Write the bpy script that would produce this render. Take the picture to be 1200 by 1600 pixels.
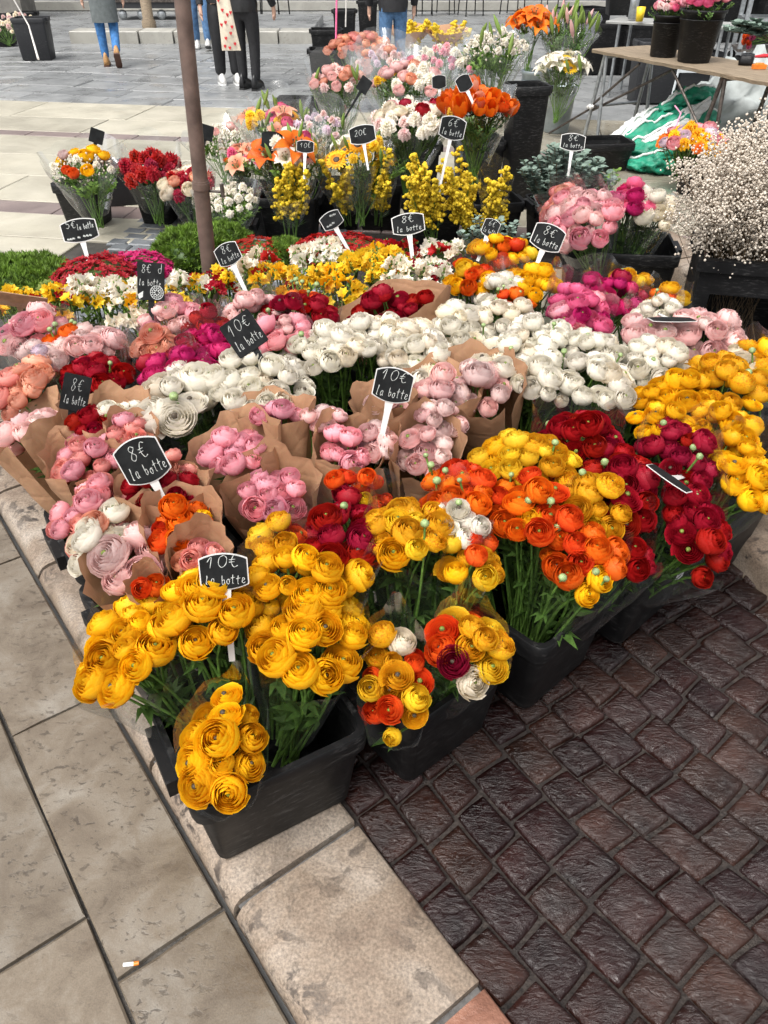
import bpy, bmesh, math, random
import numpy as np
from mathutils import Vector, Matrix, Quaternion, noise

for o in list(bpy.data.objects):
    bpy.data.objects.remove(o)
scene = bpy.context.scene
COL = scene.collection
R_ = math.radians
rng = random.Random(7)

# ------------------------------------------------------------------ camera
cam_d = bpy.data.cameras.new('camera')
cam_d.sensor_fit = 'VERTICAL'
cam_d.angle = 2 * math.atan(800 / 1202)
cam_d.clip_start = 0.05
cam_d.clip_end = 300
cam = bpy.data.objects.new('camera', cam_d)
cam.location = (0, 0, 1.6)
cam.rotation_euler = (R_(90 - 37.3), 0, 0)
COL.objects.link(cam)
scene.camera = cam

# ------------------------------------------------------------------ sky and sun (overcast)
SUN_EL, SUN_AZ = 62, -140
world = bpy.data.worlds.new('World')
scene.world = world
world.use_nodes = True
wn, wl = world.node_tree.nodes, world.node_tree.links
wn.clear()
sky = wn.new('ShaderNodeTexSky')
sky.sky_type = 'NISHITA'
sky.sun_disc = False
sky.sun_elevation = R_(SUN_EL)
sky.sun_rotation = R_(SUN_AZ)
sky.air_density = 1.0
sky.dust_density = 6.0
sky.ozone_density = 1.0
hsv = wn.new('ShaderNodeHueSaturation')
hsv.inputs['Saturation'].default_value = 0.16      # cloud cover greys the sky
bg = wn.new('ShaderNodeBackground')
bg.inputs['Strength'].default_value = 0.15
wo = wn.new('ShaderNodeOutputWorld')
wl.new(sky.outputs[0], hsv.inputs['Color'])
wl.new(hsv.outputs[0], bg.inputs['Color'])
wl.new(bg.outputs[0], wo.inputs['Surface'])

sun_d = bpy.data.lights.new('sun', 'SUN')
sun_d.energy = 1.0
sun_d.angle = R_(25)
sun_d.color = (1.0, 0.96, 0.90)
sun = bpy.data.objects.new('sun', sun_d)
COL.objects.link(sun)
a, e = R_(SUN_AZ), R_(SUN_EL)
sdir = Vector((math.sin(a) * math.cos(e), math.cos(a) * math.cos(e), math.sin(e)))
sun.rotation_euler = sdir.to_track_quat('Z', 'Y').to_euler()
sun.location = (0, 0, 8)

vs = scene.view_settings
vs.view_transform = 'Standard'
vs.look = 'None'
vs.exposure = 0.87
vs.gamma = 1.0
vs.use_curve_mapping = False
scene.cycles.transparent_max_bounces = 14
scene.cycles.max_bounces = 5

# ------------------------------------------------------------------ mesh helpers
class MB:
    """collects faces and builds ONE mesh"""
    def __init__(s):
        s.v = []; s.f = []; s.m = []; s.c = []
    def add(s, vs_, fs, m=0, c=None):
        b = len(s.v)
        s.v.extend(vs_)
        s.c.extend(c if c is not None else [(0.5, 0.5, 0.5)] * len(vs_))
        for f in fs:
            s.f.append(tuple(i + b for i in f))
        if isinstance(m, (list, tuple)):
            s.m.extend(m)
        else:
            s.m.extend([m] * len(fs))
        return s
    def put(s, other, M, m=None):
        b = len(s.v)
        A = np.array(other.v) @ np.array(M.to_3x3()).T + np.array(M.translation)
        s.v.extend(map(tuple, A)); s.c.extend(other.c)
        s.f.extend(tuple(i + b for i in f) for f in other.f)
        s.m.extend(other.m if m is None else [m] * len(other.f))
    def box(s, lo, hi, m=0, M=None):
        x0, y0, z0 = lo; x1, y1, z1 = hi
        p = [(x0,y0,z0),(x1,y0,z0),(x1,y1,z0),(x0,y1,z0),(x0,y0,z1),(x1,y0,z1),(x1,y1,z1),(x0,y1,z1)]
        if M is not None:
            p = [tuple(M @ Vector(q)) for q in p]
        return s.add(p, [(3,2,1,0),(4,5,6,7),(0,1,5,4),(1,2,6,5),(2,3,7,6),(3,0,4,7)], m)
    def bar(s, a, b, w, h, m=0):
        a, b = Vector(a), Vector(b)
        d = b - a
        q = d.to_track_quat('X', 'Z').to_matrix().to_4x4(); q.translation = a
        return s.box((0, -w/2, -h/2), (d.length, w/2, h/2), m, q)
    def tube(s, pts, rad, n=6, m=0, cap=True, c=None):
        pts = [Vector(p) for p in pts]
        if not isinstance(rad, (list, tuple)):
            rad = [rad] * len(pts)
        t0 = (pts[1] - pts[0]).normalized()
        u = t0.orthogonal().normalized()
        V = []
        for i, p in enumerate(pts):
            t = (pts[min(i+1, len(pts)-1)] - pts[max(i-1, 0)])
            t = t.normalized() if t.length > 1e-9 else t0
            u = (u - t * u.dot(t))
            u = u.normalized() if u.length > 1e-6 else t.orthogonal().normalized()
            w = t.cross(u)
            for k in range(n):
                a = 2 * math.pi * k / n
                V.append(tuple(p + (u * math.cos(a) + w * math.sin(a)) * rad[i]))
        F = []
        for i in range(len(pts) - 1):
            for k in range(n):
                F.append((i*n+k, i*n+(k+1)%n, (i+1)*n+(k+1)%n, (i+1)*n+k))
        if cap:                                  # caps get their own vertices so that they do not bend the shading
            b0 = len(V); V += V[:n] + V[(len(pts)-1)*n:len(pts)*n]
            F.append(tuple(b0 + k for k in range(n-1, -1, -1))); F.append(tuple(b0 + n + k for k in range(n)))
        return s.add(V, F, m, None if c is None else [c]*len(V))
    def lathe(s, prof, n=16, m=0, M=None, closed=False):
        V = []
        for r, z in prof:
            for k in range(n):
                a = 2 * math.pi * k / n
                q = Vector((r * math.cos(a), r * math.sin(a), z))
                V.append(tuple(M @ q) if M is not None else tuple(q))
        F = []
        for i in range(len(prof) - 1):
            for k in range(n):
                F.append((i*n+k, i*n+(k+1)%n, (i+1)*n+(k+1)%n, (i+1)*n+k))
        return s.add(V, F, m)
    def grid(s, fn, nu, nv, m=0, cf=None):
        V = []; C = []
        for j in range(nv + 1):
            for i in range(nu + 1):
                V.append(tuple(fn(i / nu, j / nv)))
                C.append(cf(i / nu, j / nv) if cf else (0.5, 0.5, 0.5))
        F = [(j*(nu+1)+i, j*(nu+1)+i+1, (j+1)*(nu+1)+i+1, (j+1)*(nu+1)+i) for j in range(nv) for i in range(nu)]
        return s.add(V, F, m, C)
    def ball(s, c, r, nu=8, nv=6, m=0, sc=(1, 1, 1), M=None):
        V = []; F = []
        for j in range(nv + 1):
            th = math.pi * j / nv
            for i in range(nu):
                a = 2 * math.pi * i / nu
                q = Vector((math.sin(th)*math.cos(a)*sc[0]*r, math.sin(th)*math.sin(a)*sc[1]*r, -math.cos(th)*sc[2]*r))
                if M is not None:
                    q = M @ q
                V.append((q.x + c[0], q.y + c[1], q.z + c[2]))
        for j in range(nv):
            for i in range(nu):
                F.append((j*nu+i, j*nu+(i+1)%nu, (j+1)*nu+(i+1)%nu, (j+1)*nu+i))
        return s.add(V, F, m)
    def mesh(s, name, mats, smooth=True, col=False):
        me = bpy.data.meshes.new(name)
        me.from_pydata(s.v, [], s.f)
        for mt in (mats if isinstance(mats, (list, tuple)) else [mats]):
            me.materials.append(mt)
        me.polygons.foreach_set('material_index', s.m)
        me.polygons.foreach_set('use_smooth', [smooth] * len(s.f))
        if col:
            at = me.color_attributes.new('pet', 'FLOAT_COLOR', 'POINT')
            A = np.ones((len(s.v), 4), dtype=np.float32); A[:, :3] = np.array(s.c, dtype=np.float32)
            at.data.foreach_set('color', A.ravel())
        me.update()
        return me
    def build(s, name, mats, parent=None, smooth=True, col=False, kind=None):
        return link(name, s.mesh(name, mats, smooth, col), parent, kind)

def link(name, me, parent=None, kind=None):
    o = bpy.data.objects.new(name, me)
    COL.objects.link(o)
    if parent is not None:
        o.parent = parent
    if kind:
        o['kind'] = kind
    return o
def thing(name, label, cat, loc=(0, 0, 0), rotz=0.0, group=None):
    o = bpy.data.objects.new(name, None)
    o.empty_display_size = 0.05
    COL.objects.link(o)
    o.location = loc
    o.rotation_euler = (0, 0, rotz)
    return tag(o, label, cat, group)
def tag(o, label, cat, group=None):
    o['label'] = label; o['category'] = cat
    if group:
        o['group'] = group
    return o
def structure(o):
    o['kind'] = 'structure'
    return o
def frame(n, spin=0.0, loc=(0, 0, 0), scale=1.0):
    n = Vector(n).normalized()
    M = n.to_track_quat('Z', 'Y').to_matrix() @ Matrix.Rotation(spin, 3, 'Z')
    M = (M * scale).to_4x4()
    M.translation = Vector(loc)
    return M

# ------------------------------------------------------------------ materials
def newmat(name):
    m = bpy.data.materials.new(name)
    m.use_nodes = True
    nt = m.node_tree
    b = nt.nodes['Principled BSDF']
    return m, nt, nt.nodes, nt.links, b
def ramp(N, stops, interp='LINEAR'):
    r = N.new('ShaderNodeValToRGB')
    r.color_ramp.interpolation = interp
    el = r.color_ramp.elements
    while len(el) < len(stops):
        el.new(0.5)
    for e_, (p, c) in zip(el, stops):
        e_.position = p
        e_.color = (c, c, c, 1) if isinstance(c, (int, float)) else (*c, 1)
    return r
def mixc(N, L, fac, a_, b_, mode='MIX'):
    m = N.new('ShaderNodeMix'); m.data_type = 'RGBA'; m.blend_type = mode
    for sock, val in ((m.inputs[0], fac), (m.inputs[6], a_), (m.inputs[7], b_)):
        if hasattr(val, 'is_output'):
            L.new(val, sock)
        elif isinstance(val, (int, float)):
            sock.default_value = val
        else:
            sock.default_value = (*val, 1)
    return m.outputs[2]
def noise_tex(N, L, scale, detail=4, rough=0.5, vec=None, dist=0.0):
    t = N.new('ShaderNodeTexNoise')
    t.inputs['Scale'].default_value = scale; t.inputs['Detail'].default_value = detail
    t.inputs['Roughness'].default_value = rough; t.inputs['Distortion'].default_value = dist
    if vec is not None:
        L.new(vec, t.inputs['Vector'])
    return t
def bump(N, L, h, strength, dist, b):
    bp = N.new('ShaderNodeBump')
    bp.inputs['Strength'].default_value = strength; bp.inputs['Distance'].default_value = dist
    L.new(h, bp.inputs['Height'])
    L.new(bp.outputs[0], b.inputs['Normal'])
    return bp
def simple(name, col, rough=0.6, var=0.12, scale=30, bumps=0.1, metal=0.0, trans=0.0, spec=0.5, dist=0.002):
    m, nt, N, L, b = newmat(name)
    g = N.new('ShaderNodeNewGeometry')
    n = noise_tex(N, L, scale, 5, 0.6, g.outputs['Position'])
    dark = tuple(c * (1 - var * 2) for c in col); light = tuple(min(1, c * (1 + var * 2)) for c in col)
    r = ramp(N, [(0.3, dark), (0.7, light)])
    L.new(n.outputs[0], r.inputs[0])
    L.new(r.outputs[0], b.inputs['Base Color'])
    b.inputs['Roughness'].default_value = rough
    b.inputs['Metallic'].default_value = metal
    b.inputs['Specular IOR Level'].default_value = spec
    if bumps:
        bump(N, L, n.outputs[0], bumps, dist, b)
    if trans:
        t = N.new('ShaderNodeBsdfTranslucent'); L.new(r.outputs[0], t.inputs['Color'])
        mx = N.new('ShaderNodeMixShader'); mx.inputs[0].default_value = trans
        L.new(b.outputs[0], mx.inputs[1]); L.new(t.outputs[0], mx.inputs[2])
        L.new(mx.outputs[0], N['Material Output'].inputs['Surface'])
    return m
def petal_mat(name, main, deep, edge=None, speck=None, trans=0.38, hv=0.10):
    """petal pigment: deep colour near the petal base, main over the blade, optional edge tint and freckles"""
    m, nt, N, L, b = newmat(name)
    at = N.new('ShaderNodeAttribute'); at.attribute_name = 'pet'
    sp = N.new('ShaderNodeSeparateColor'); L.new(at.outputs['Color'], sp.inputs[0])
    r = ramp(N, [(0.15, deep), (0.62, main), (1.0, edge or main)])
    L.new(sp.outputs[0], r.inputs[0])
    col = r.outputs[0]
    tc = N.new('ShaderNodeTexCoord')
    if speck:
        n = noise_tex(N, L, 16, 3, 0.7, tc.outputs['Object'])
        th = ramp(N, [(0.48, 0.0), (0.58, 1.0)]); L.new(n.outputs[0], th.inputs[0])
        tip = ramp(N, [(0.72, 0.0), (0.98, 1.0)]); L.new(sp.outputs[0], tip.inputs[0])
        mu = N.new('ShaderNodeMath'); mu.operation = 'MULTIPLY'
        L.new(th.outputs[0], mu.inputs[0]); L.new(tip.outputs[0], mu.inputs[1])
        oi0 = N.new('ShaderNodeObjectInfo')
        mu2 = N.new('ShaderNodeMath'); mu2.operation = 'MULTIPLY'
        L.new(mu.outputs[0], mu2.inputs[0]); L.new(oi0.outputs['Random'], mu2.inputs[1])
        col = mixc(N, L, mu2.outputs[0], col, speck)
    oi = N.new('ShaderNodeObjectInfo')
    h = N.new('ShaderNodeHueSaturation')
    mr = N.new('ShaderNodeMapRange'); L.new(oi.outputs['Random'], mr.inputs[0])
    mr.inputs[3].default_value = 1 - hv * 1.6; mr.inputs[4].default_value = 1 + hv * 0.6
    mr2 = N.new('ShaderNodeMapRange'); L.new(sp.outputs[2], mr2.inputs[0])
    mr2.inputs[3].default_value = 0.90; mr2.inputs[4].default_value = 1.06
    mv = N.new('ShaderNodeMath'); mv.operation = 'MULTIPLY'
    L.new(mr.outputs[0], mv.inputs[0]); L.new(mr2.outputs[0], mv.inputs[1])
    L.new(mv.outputs[0], h.inputs['Value'])
    mh = N.new('ShaderNodeMapRange'); L.new(oi.outputs['Random'], mh.inputs[0])
    mh.inputs[3].default_value = 0.492; mh.inputs[4].default_value = 0.508
    L.new(mh.outputs[0], h.inputs['Hue'])
    L.new(col, h.inputs['Color'])
    L.new(h.outputs[0], b.inputs['Base Color'])
    b.inputs['Roughness'].default_value = 0.5
    b.inputs['Specular IOR Level'].default_value = 0.35
    n2 = noise_tex(N, L, 9, 4, 0.6, tc.outputs['Object'], 1.5)
    bump(N, L, n2.outputs[0], 0.15, 0.05, b)
    t = N.new('ShaderNodeBsdfTranslucent'); L.new(h.outputs[0], t.inputs['Color'])
    mx = N.new('ShaderNodeMixShader'); mx.inputs[0].default_value = trans
    L.new(b.outputs[0], mx.inputs[1]); L.new(t.outputs[0], mx.inputs[2])
    L.new(mx.outputs[0], N['Material Output'].inputs['Surface'])
    return m
PM = {
 'gold':   petal_mat('petal_gold', (0.95,0.49,0.006), (0.86,0.28,0.004), (0.97,0.60,0.016)),
 'lemon':  petal_mat('petal_lemon', (0.90,0.58,0.02), (0.85,0.42,0.01), (0.92,0.64,0.04)),
 'picot':  petal_mat('petal_picotee', (0.90,0.52,0.015), (0.86,0.36,0.01), (0.88,0.50,0.02), (0.55,0.03,0.01)),
 'orange': petal_mat('petal_orange', (0.88,0.16,0.008), (0.72,0.07,0.004), (0.90,0.20,0.012)),
 'redor':  petal_mat('petal_red_orange', (0.80,0.055,0.012), (0.6,0.02,0.006), (0.86,0.11,0.015)),
 'red':    petal_mat('petal_red', (0.42,0.006,0.014), (0.25,0.003,0.007), (0.46,0.010,0.020)),
 'crim':   petal_mat('petal_crimson', (0.36,0.006,0.026), (0.22,0.003,0.014), (0.42,0.012,0.04)),
 'mag':    petal_mat('petal_magenta', (0.58,0.012,0.13), (0.36,0.005,0.07), (0.64,0.03,0.18)),
 'hot':    petal_mat('petal_hot_pink', (0.80,0.12,0.28), (0.62,0.04,0.16), (0.82,0.18,0.34)),
 'pink':   petal_mat('petal_pink', (0.95,0.39,0.47), (0.87,0.20,0.30), (0.96,0.51,0.57)),
 'rose':   petal_mat('petal_rose', (0.90,0.36,0.41), (0.80,0.17,0.23), (0.92,0.47,0.51)),
 'lpink':  petal_mat('petal_pale_pink', (0.94,0.57,0.55), (0.88,0.38,0.37), (0.95,0.68,0.65)),
 'blush':  petal_mat('petal_blush', (0.88,0.62,0.58), (0.84,0.42,0.40), (0.90,0.72,0.68)),
 'salmon': petal_mat('petal_salmon', (0.86,0.28,0.25), (0.76,0.14,0.12), (0.88,0.42,0.37)),
 'peach':  petal_mat('petal_peach', (0.88,0.36,0.22), (0.80,0.18,0.10), (0.90,0.50,0.36)),
 'white':  petal_mat('petal_white', (0.88,0.83,0.71), (0.80,0.75,0.52), (0.92,0.87,0.77), hv=0.05),
 'cream':  petal_mat('petal_cream', (0.90,0.80,0.62), (0.82,0.66,0.42), (0.92,0.84,0.70), hv=0.06),
 'lav':    petal_mat('petal_lilac', (0.80,0.62,0.72), (0.74,0.48,0.60), (0.84,0.70,0.78)),
 'green':  petal_mat('petal_green', (0.30,0.42,0.10), (0.16,0.26,0.05), (0.40,0.50,0.16)),
 'bird':   petal_mat('petal_flame', (0.88,0.20,0.01), (0.7,0.10,0.01)),
}
M_STEM = simple('stem_green', (0.13, 0.25, 0.045), 0.45, 0.25, 60, 0.0, trans=0.1)
M_LEAF = simple('leaf_green', (0.070, 0.14, 0.028), 0.5, 0.3, 40, 0.1, trans=0.2)
M_LEAF2 = simple('leaf_fresh', (0.13, 0.23, 0.035), 0.5, 0.3, 40, 0.1, trans=0.25)
M_EUC = simple('leaf_eucalyptus', (0.17, 0.235, 0.19), 0.6, 0.22, 25, 0.05, trans=0.12)
M_EYE = simple('flower_eye', (0.12, 0.16, 0.02), 0.6, 0.4, 200, 0.3)
M_EYED = simple('flower_eye_dark', (0.05, 0.035, 0.02), 0.6, 0.4, 200, 0.3)
M_BUD = simple('bud_green', (0.22, 0.30, 0.12), 0.5, 0.25, 90, 0.1)
M_MOSS = simple('moss_green', (0.115, 0.20, 0.02), 0.7, 0.35, 30, 0.1, trans=0.2)
M_YEL = simple('goldenrod_yellow', (0.78, 0.52, 0.02), 0.7, 0.2, 60, 0.1, trans=0.2)
M_GYP = simple('gypsophila_white', (0.70, 0.62, 0.52), 0.7, 0.12, 60, 0.1, trans=0.2)
M_TWIG = simple('twig_brown', (0.13, 0.09, 0.05), 0.7, 0.3, 40)

def mat_kraft():
    m, nt, N, L, b = newmat('kraft_paper')
    g = N.new('ShaderNodeNewGeometry')
    n = noise_tex(N, L, 14, 6, 0.6, g.outputs['Position'], 1.0)
    w = noise_tex(N, L, 220, 2, 0.5, g.outputs['Position'])
    r = ramp(N, [(0.25, (0.36,0.19,0.10)), (0.75, (0.50,0.29,0.165))]); L.new(n.outputs[0], r.inputs[0])
    c = mixc(N, L, 0.15, r.outputs[0], w.outputs['Color'], 'SOFT_LIGHT')
    L.new(c, b.inputs['Base Color'])
    b.inputs['Roughness'].default_value = 0.75
    v = N.new('ShaderNodeTexVoronoi'); v.inputs['Scale'].default_value = 13; v.feature = 'DISTANCE_TO_EDGE'
    L.new(g.outputs['Position'], v.inputs['Vector'])
    vr = ramp(N, [(0.0, 0.0), (0.12, 1.0)]); L.new(v.outputs['Distance'], vr.inputs[0])
    ad = N.new('ShaderNodeMath'); ad.operation = 'MULTIPLY_ADD'; ad.inputs[1].default_value = 0.35
    L.new(vr.outputs[0], ad.inputs[0]); L.new(n.outputs[0], ad.inputs[2])
    bump(N, L, ad.outputs[0], 0.35, 0.008, b)
    t = N.new('ShaderNodeBsdfTranslucent'); L.new(c, t.inputs['Color'])
    mx = N.new('ShaderNodeMixShader'); mx.inputs[0].default_value = 0.22
    L.new(b.outputs[0], mx.inputs[1]); L.new(t.outputs[0], mx.inputs[2])
    L.new(mx.outputs[0], N['Material Output'].inputs['Surface'])
    return m
M_KRAFT = mat_kraft()
def mat_clear(name='cellophane', haze=0.05, tint=(0.97, 0.98, 0.97)):
    m, nt, N, L, b = newmat(name)
    N.remove(b)
    g = N.new('ShaderNodeNewGeometry')
    n = noise_tex(N, L, 9, 3, 0.5, g.outputs['Position'], 1.0)
    bp = N.new('ShaderNodeBump'); bp.inputs['Strength'].default_value = 0.4; bp.inputs['Distance'].default_value = 0.012
    L.new(n.outputs[0], bp.inputs['Height'])
    fr = N.new('ShaderNodeFresnel'); fr.inputs['IOR'].default_value = 1.42
    L.new(bp.outputs[0], fr.inputs['Normal'])
    gl = N.new('ShaderNodeBsdfGlossy'); gl.inputs['Roughness'].default_value = 0.06
    L.new(bp.outputs[0], gl.inputs['Normal'])
    tr = N.new('ShaderNodeBsdfTransparent'); tr.inputs['Color'].default_value = (*tint, 1)
    df = N.new('ShaderNodeBsdfTranslucent'); df.inputs['Color'].default_value = (0.8, 0.82, 0.84, 1)
    m1 = N.new('ShaderNodeMixShader'); m1.inputs[0].default_value = haze
    L.new(tr.outputs[0], m1.inputs[1]); L.new(df.outputs[0], m1.inputs[2])
    m2 = N.new('ShaderNodeMixShader')
    mm = N.new('ShaderNodeMath'); mm.operation = 'MULTIPLY'; mm.inputs[1].default_value = 1.1
    L.new(fr.outputs[0], mm.inputs[0])
    mn = N.new('ShaderNodeMath'); mn.operation = 'MINIMUM'; mn.inputs[1].default_value = 0.30
    L.new(mm.outputs[0], mn.inputs[0])
    L.new(mn.outputs[0], m2.inputs[0]); L.new(m1.outputs[0], m2.inputs[1]); L.new(gl.outputs[0], m2.inputs[2])
    L.new(m2.outputs[0], N['Material Output'].inputs['Surface'])
    return m
M_CLEAR = mat_clear()
M_CLEAR2 = mat_clear('cellophane_milky', 0.09)

def mat_plastic(name, col, rough):
    m, nt, N, L, b = newmat(name)
    tc = N.new('ShaderNodeTexCoord')
    g = N.new('ShaderNodeNewGeometry')
    mp = N.new('ShaderNodeMapping'); mp.inputs['Scale'].default_value = (12, 12, 60)
    mp.inputs['Rotation'].default_value = (0.5, 0.35, 0)
    L.new(g.outputs['Position'], mp.inputs['Vector'])
    n = noise_tex(N, L, 2.2, 7, 0.75, mp.outputs[0])
    sc = ramp(N, [(0.53, 0.0), (0.66, 1.0)]); L.new(n.outputs[0], sc.inputs[0])
    n2 = noise_tex(N, L, 7, 4, 0.6, g.outputs['Position'])
    du = ramp(N, [(0.38, 0.0), (0.70, 0.6)]); L.new(n2.outputs[0], du.inputs[0])
    mu = N.new('ShaderNodeMath'); mu.operation = 'MULTIPLY'; L.new(sc.outputs[0], mu.inputs[0]); L.new(du.outputs[0], mu.inputs[1])
    c = mixc(N, L, mu.outputs[0], col, (0.16, 0.155, 0.15))
    L.new(c, b.inputs['Base Color'])
    rr = ramp(N, [(0.3, rough), (0.8, min(1, rough + 0.25))]); L.new(n2.outputs[0], rr.inputs[0])
    L.new(rr.outputs[0], b.inputs['Roughness'])
    b.inputs['Specular IOR Level'].default_value = 0.3
    bump(N, L, n.outputs[0], 0.08, 0.003, b)
    return m
M_BIN = mat_plastic('black_plastic', (0.0045, 0.0045, 0.005), 0.42)
M_BING = mat_plastic('grey_black_plastic', (0.03, 0.031, 0.034), 0.4)
M_SLATE = simple('chalkboard', (0.011, 0.012, 0.0125), 0.8, 0.25, 25, 0.05, spec=0.15)
M_WHITE = simple('white_plastic', (0.60, 0.59, 0.57), 0.4, 0.05, 15, 0.02)
M_CHALK = simple('chalk_white', (0.48, 0.50, 0.48), 0.8, 0.08, 200, 0.0)
M_CARD = simple('brown_card', (0.33, 0.20, 0.11), 0.8, 0.12, 30, 0.05)
M_PAPER = simple('white_paper', (0.78, 0.78, 0.77), 0.7, 0.05, 15, 0.03)
M_PRINT = simple('print_black', (0.02, 0.02, 0.02), 0.7, 0.1, 15, 0.0)


# ------------------------------------------------------------------ stone materials
def mat_stone(name, c1, c2, c3, pit=(0.06,0.045,0.03), pit_amt=0.6, rough=(0.35,0.7), scale=6.0, bs=0.35, tone=0.18, pit_scale=(26, 70, 26), grain=0.25, bd=0.006, pit_t=0.57, gs=340):
    m, nt, N, L, b = newmat(name)
    g = N.new('ShaderNodeNewGeometry'); pos = g.outputs['Position']
    oi = N.new('ShaderNodeObjectInfo')
    off = N.new('ShaderNodeVectorMath'); off.operation = 'ADD'
    rs = N.new('ShaderNodeMath'); rs.operation = 'MULTIPLY'; rs.inputs[1].default_value = 37.0
    L.new(oi.outputs['Random'], rs.inputs[0])
    L.new(pos, off.inputs[0]); L.new(rs.outputs[0], off.inputs[1])
    vec = off.outputs[0]
    n1 = noise_tex(N, L, scale, 5, 0.62, vec, 0.6)
    n2 = noise_tex(N, L, scale * 5, 4, 0.65, vec)
    n3 = noise_tex(N, L, gs, 3, 0.6, vec)
    r = ramp(N, [(0.28, c1), (0.5, c2), (0.72, c3)]); L.new(n1.outputs[0], r.inputs[0])
    c = mixc(N, L, grain, r.outputs[0], n3.outputs[0], 'OVERLAY')
    mp = N.new('ShaderNodeMapping'); mp.inputs['Rotation'].default_value = (0, 0, 0.64)
    mp.inputs['Scale'].default_value = tuple(p / 26 for p in pit_scale)
    L.new(vec, mp.inputs['Vector'])
    n4 = noise_tex(N, L, 26, 5, 0.62, mp.outputs[0], 0.5)
    pr = ramp(N, [(pit_t, 0.0), (pit_t + 0.07, 1.0)]); L.new(n4.outputs[0], pr.inputs[0])
    n5 = noise_tex(N, L, 3.1, 3, 0.5, vec)
    pr2 = ramp(N, [(0.40, 0.15), (0.62, 1.0)]); L.new(n5.outputs[0], pr2.inputs[0])
    mu = N.new('ShaderNodeMath'); mu.operation = 'MULTIPLY'; L.new(pr.outputs[0], mu.inputs[0]); L.new(pr2.outputs[0], mu.inputs[1])
    mu2 = N.new('ShaderNodeMath'); mu2.operation = 'MULTIPLY'; mu2.inputs[1].default_value = pit_amt; L.new(mu.outputs[0], mu2.inputs[0])
    c = mixc(N, L, mu2.outputs[0], c, pit)
    h = N.new('ShaderNodeHueSaturation')
    mr = N.new('ShaderNodeMapRange'); L.new(oi.outputs['Random'], mr.inputs[0])
    mr.inputs[3].default_value = 1 - tone; mr.inputs[4].default_value = 1 + tone
    L.new(mr.outputs[0], h.inputs['Value']); L.new(c, h.inputs['Color'])
    L.new(h.outputs[0], b.inputs['Base Color'])
    rr = ramp(N, [(0.35, rough[0]), (0.65, rough[1])]); L.new(n5.outputs[0], rr.inputs[0])
    L.new(rr.outputs[0], b.inputs['Roughness'])
    s1 = N.new('ShaderNodeMath'); s1.operation = 'MULTIPLY_ADD'; s1.inputs[1].default_value = -0.5
    L.new(mu.outputs[0], s1.inputs[0]); L.new(n2.outputs[0], s1.inputs[2])
    bump(N, L, s1.outputs[0], bs, bd, b)
    return m
M_SLAB = mat_stone('limestone_slab', (0.092,0.069,0.048), (0.155,0.125,0.092), (0.225,0.20,0.165), pit=(0.04,0.029,0.02), pit_amt=0.75, rough=(0.07,0.42), tone=0.10, bs=0.25, pit_scale=(40,66,40), pit_t=0.565, grain=0.35, scale=7)
M_LIME = mat_stone('pale_limestone', (0.28,0.255,0.20), (0.36,0.335,0.265), (0.42,0.39,0.315), pit=(0.3,0.26,0.18), pit_amt=0.4, rough=(0.3,0.6), scale=2.0, bs=0.2, tone=0.10)
M_WETLIME = mat_stone('wet_limestone', (0.22,0.195,0.145), (0.29,0.265,0.21), (0.34,0.315,0.26), pit=(0.16,0.13,0.09), pit_amt=0.5, rough=(0.05,0.32), scale=2.0, bs=0.12, tone=0.12)
M_KERB = mat_stone('granular_kerb', (0.13,0.088,0.062), (0.215,0.165,0.122), (0.30,0.255,0.21), pit=(0.03,0.022,0.018), pit_amt=0.95, rough=(0.4,0.8), scale=5.0, bs=0.5, tone=0.06, pit_scale=(16,16,16), grain=0.95, bd=0.004, gs=170, pit_t=0.535)
M_KERBRED = mat_stone('red_kerb', (0.16,0.07,0.045), (0.25,0.115,0.075), (0.30,0.15,0.10), pit_amt=0.5, scale=12, bs=0.6, tone=0.05)
M_BAND = mat_stone('red_band_stone', (0.14,0.105,0.098), (0.19,0.145,0.135), (0.23,0.18,0.165), pit_amt=0.2, rough=(0.3,0.55), scale=3, bs=0.2, tone=0.15)
M_GREY = mat_stone('grey_paving', (0.16,0.165,0.165), (0.215,0.22,0.22), (0.27,0.275,0.27), pit=(0.12,0.12,0.12), pit_amt=0.4, rough=(0.2,0.55), scale=3, bs=0.25, tone=0.13)
M_GSETT = mat_stone('blue_grey_sett', (0.09,0.10,0.11), (0.13,0.14,0.15), (0.17,0.18,0.19), pit_amt=0.3, rough=(0.25,0.5), scale=9, bs=0.4, tone=0.18)
M_MORTAR = mat_stone('dark_joint', (0.030,0.026,0.022), (0.045,0.04,0.034), (0.07,0.06,0.05), pit_amt=0.3, rough=(0.5,0.9), scale=20, bs=0.6, grain=0.5)
M_GRIT = mat_stone('gritty_joint', (0.014,0.010,0.009), (0.027,0.020,0.017), (0.055,0.044,0.037), pit=(0.015,0.012,0.01), pit_amt=0.6, rough=(0.4,0.85), scale=30, bs=0.9, grain=0.8, bd=0.01)
M_GROUND = mat_stone('far_ground', (0.18,0.18,0.175), (0.23,0.23,0.225), (0.27,0.27,0.265), pit_amt=0.3, scale=1.5, tone=0)
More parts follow.
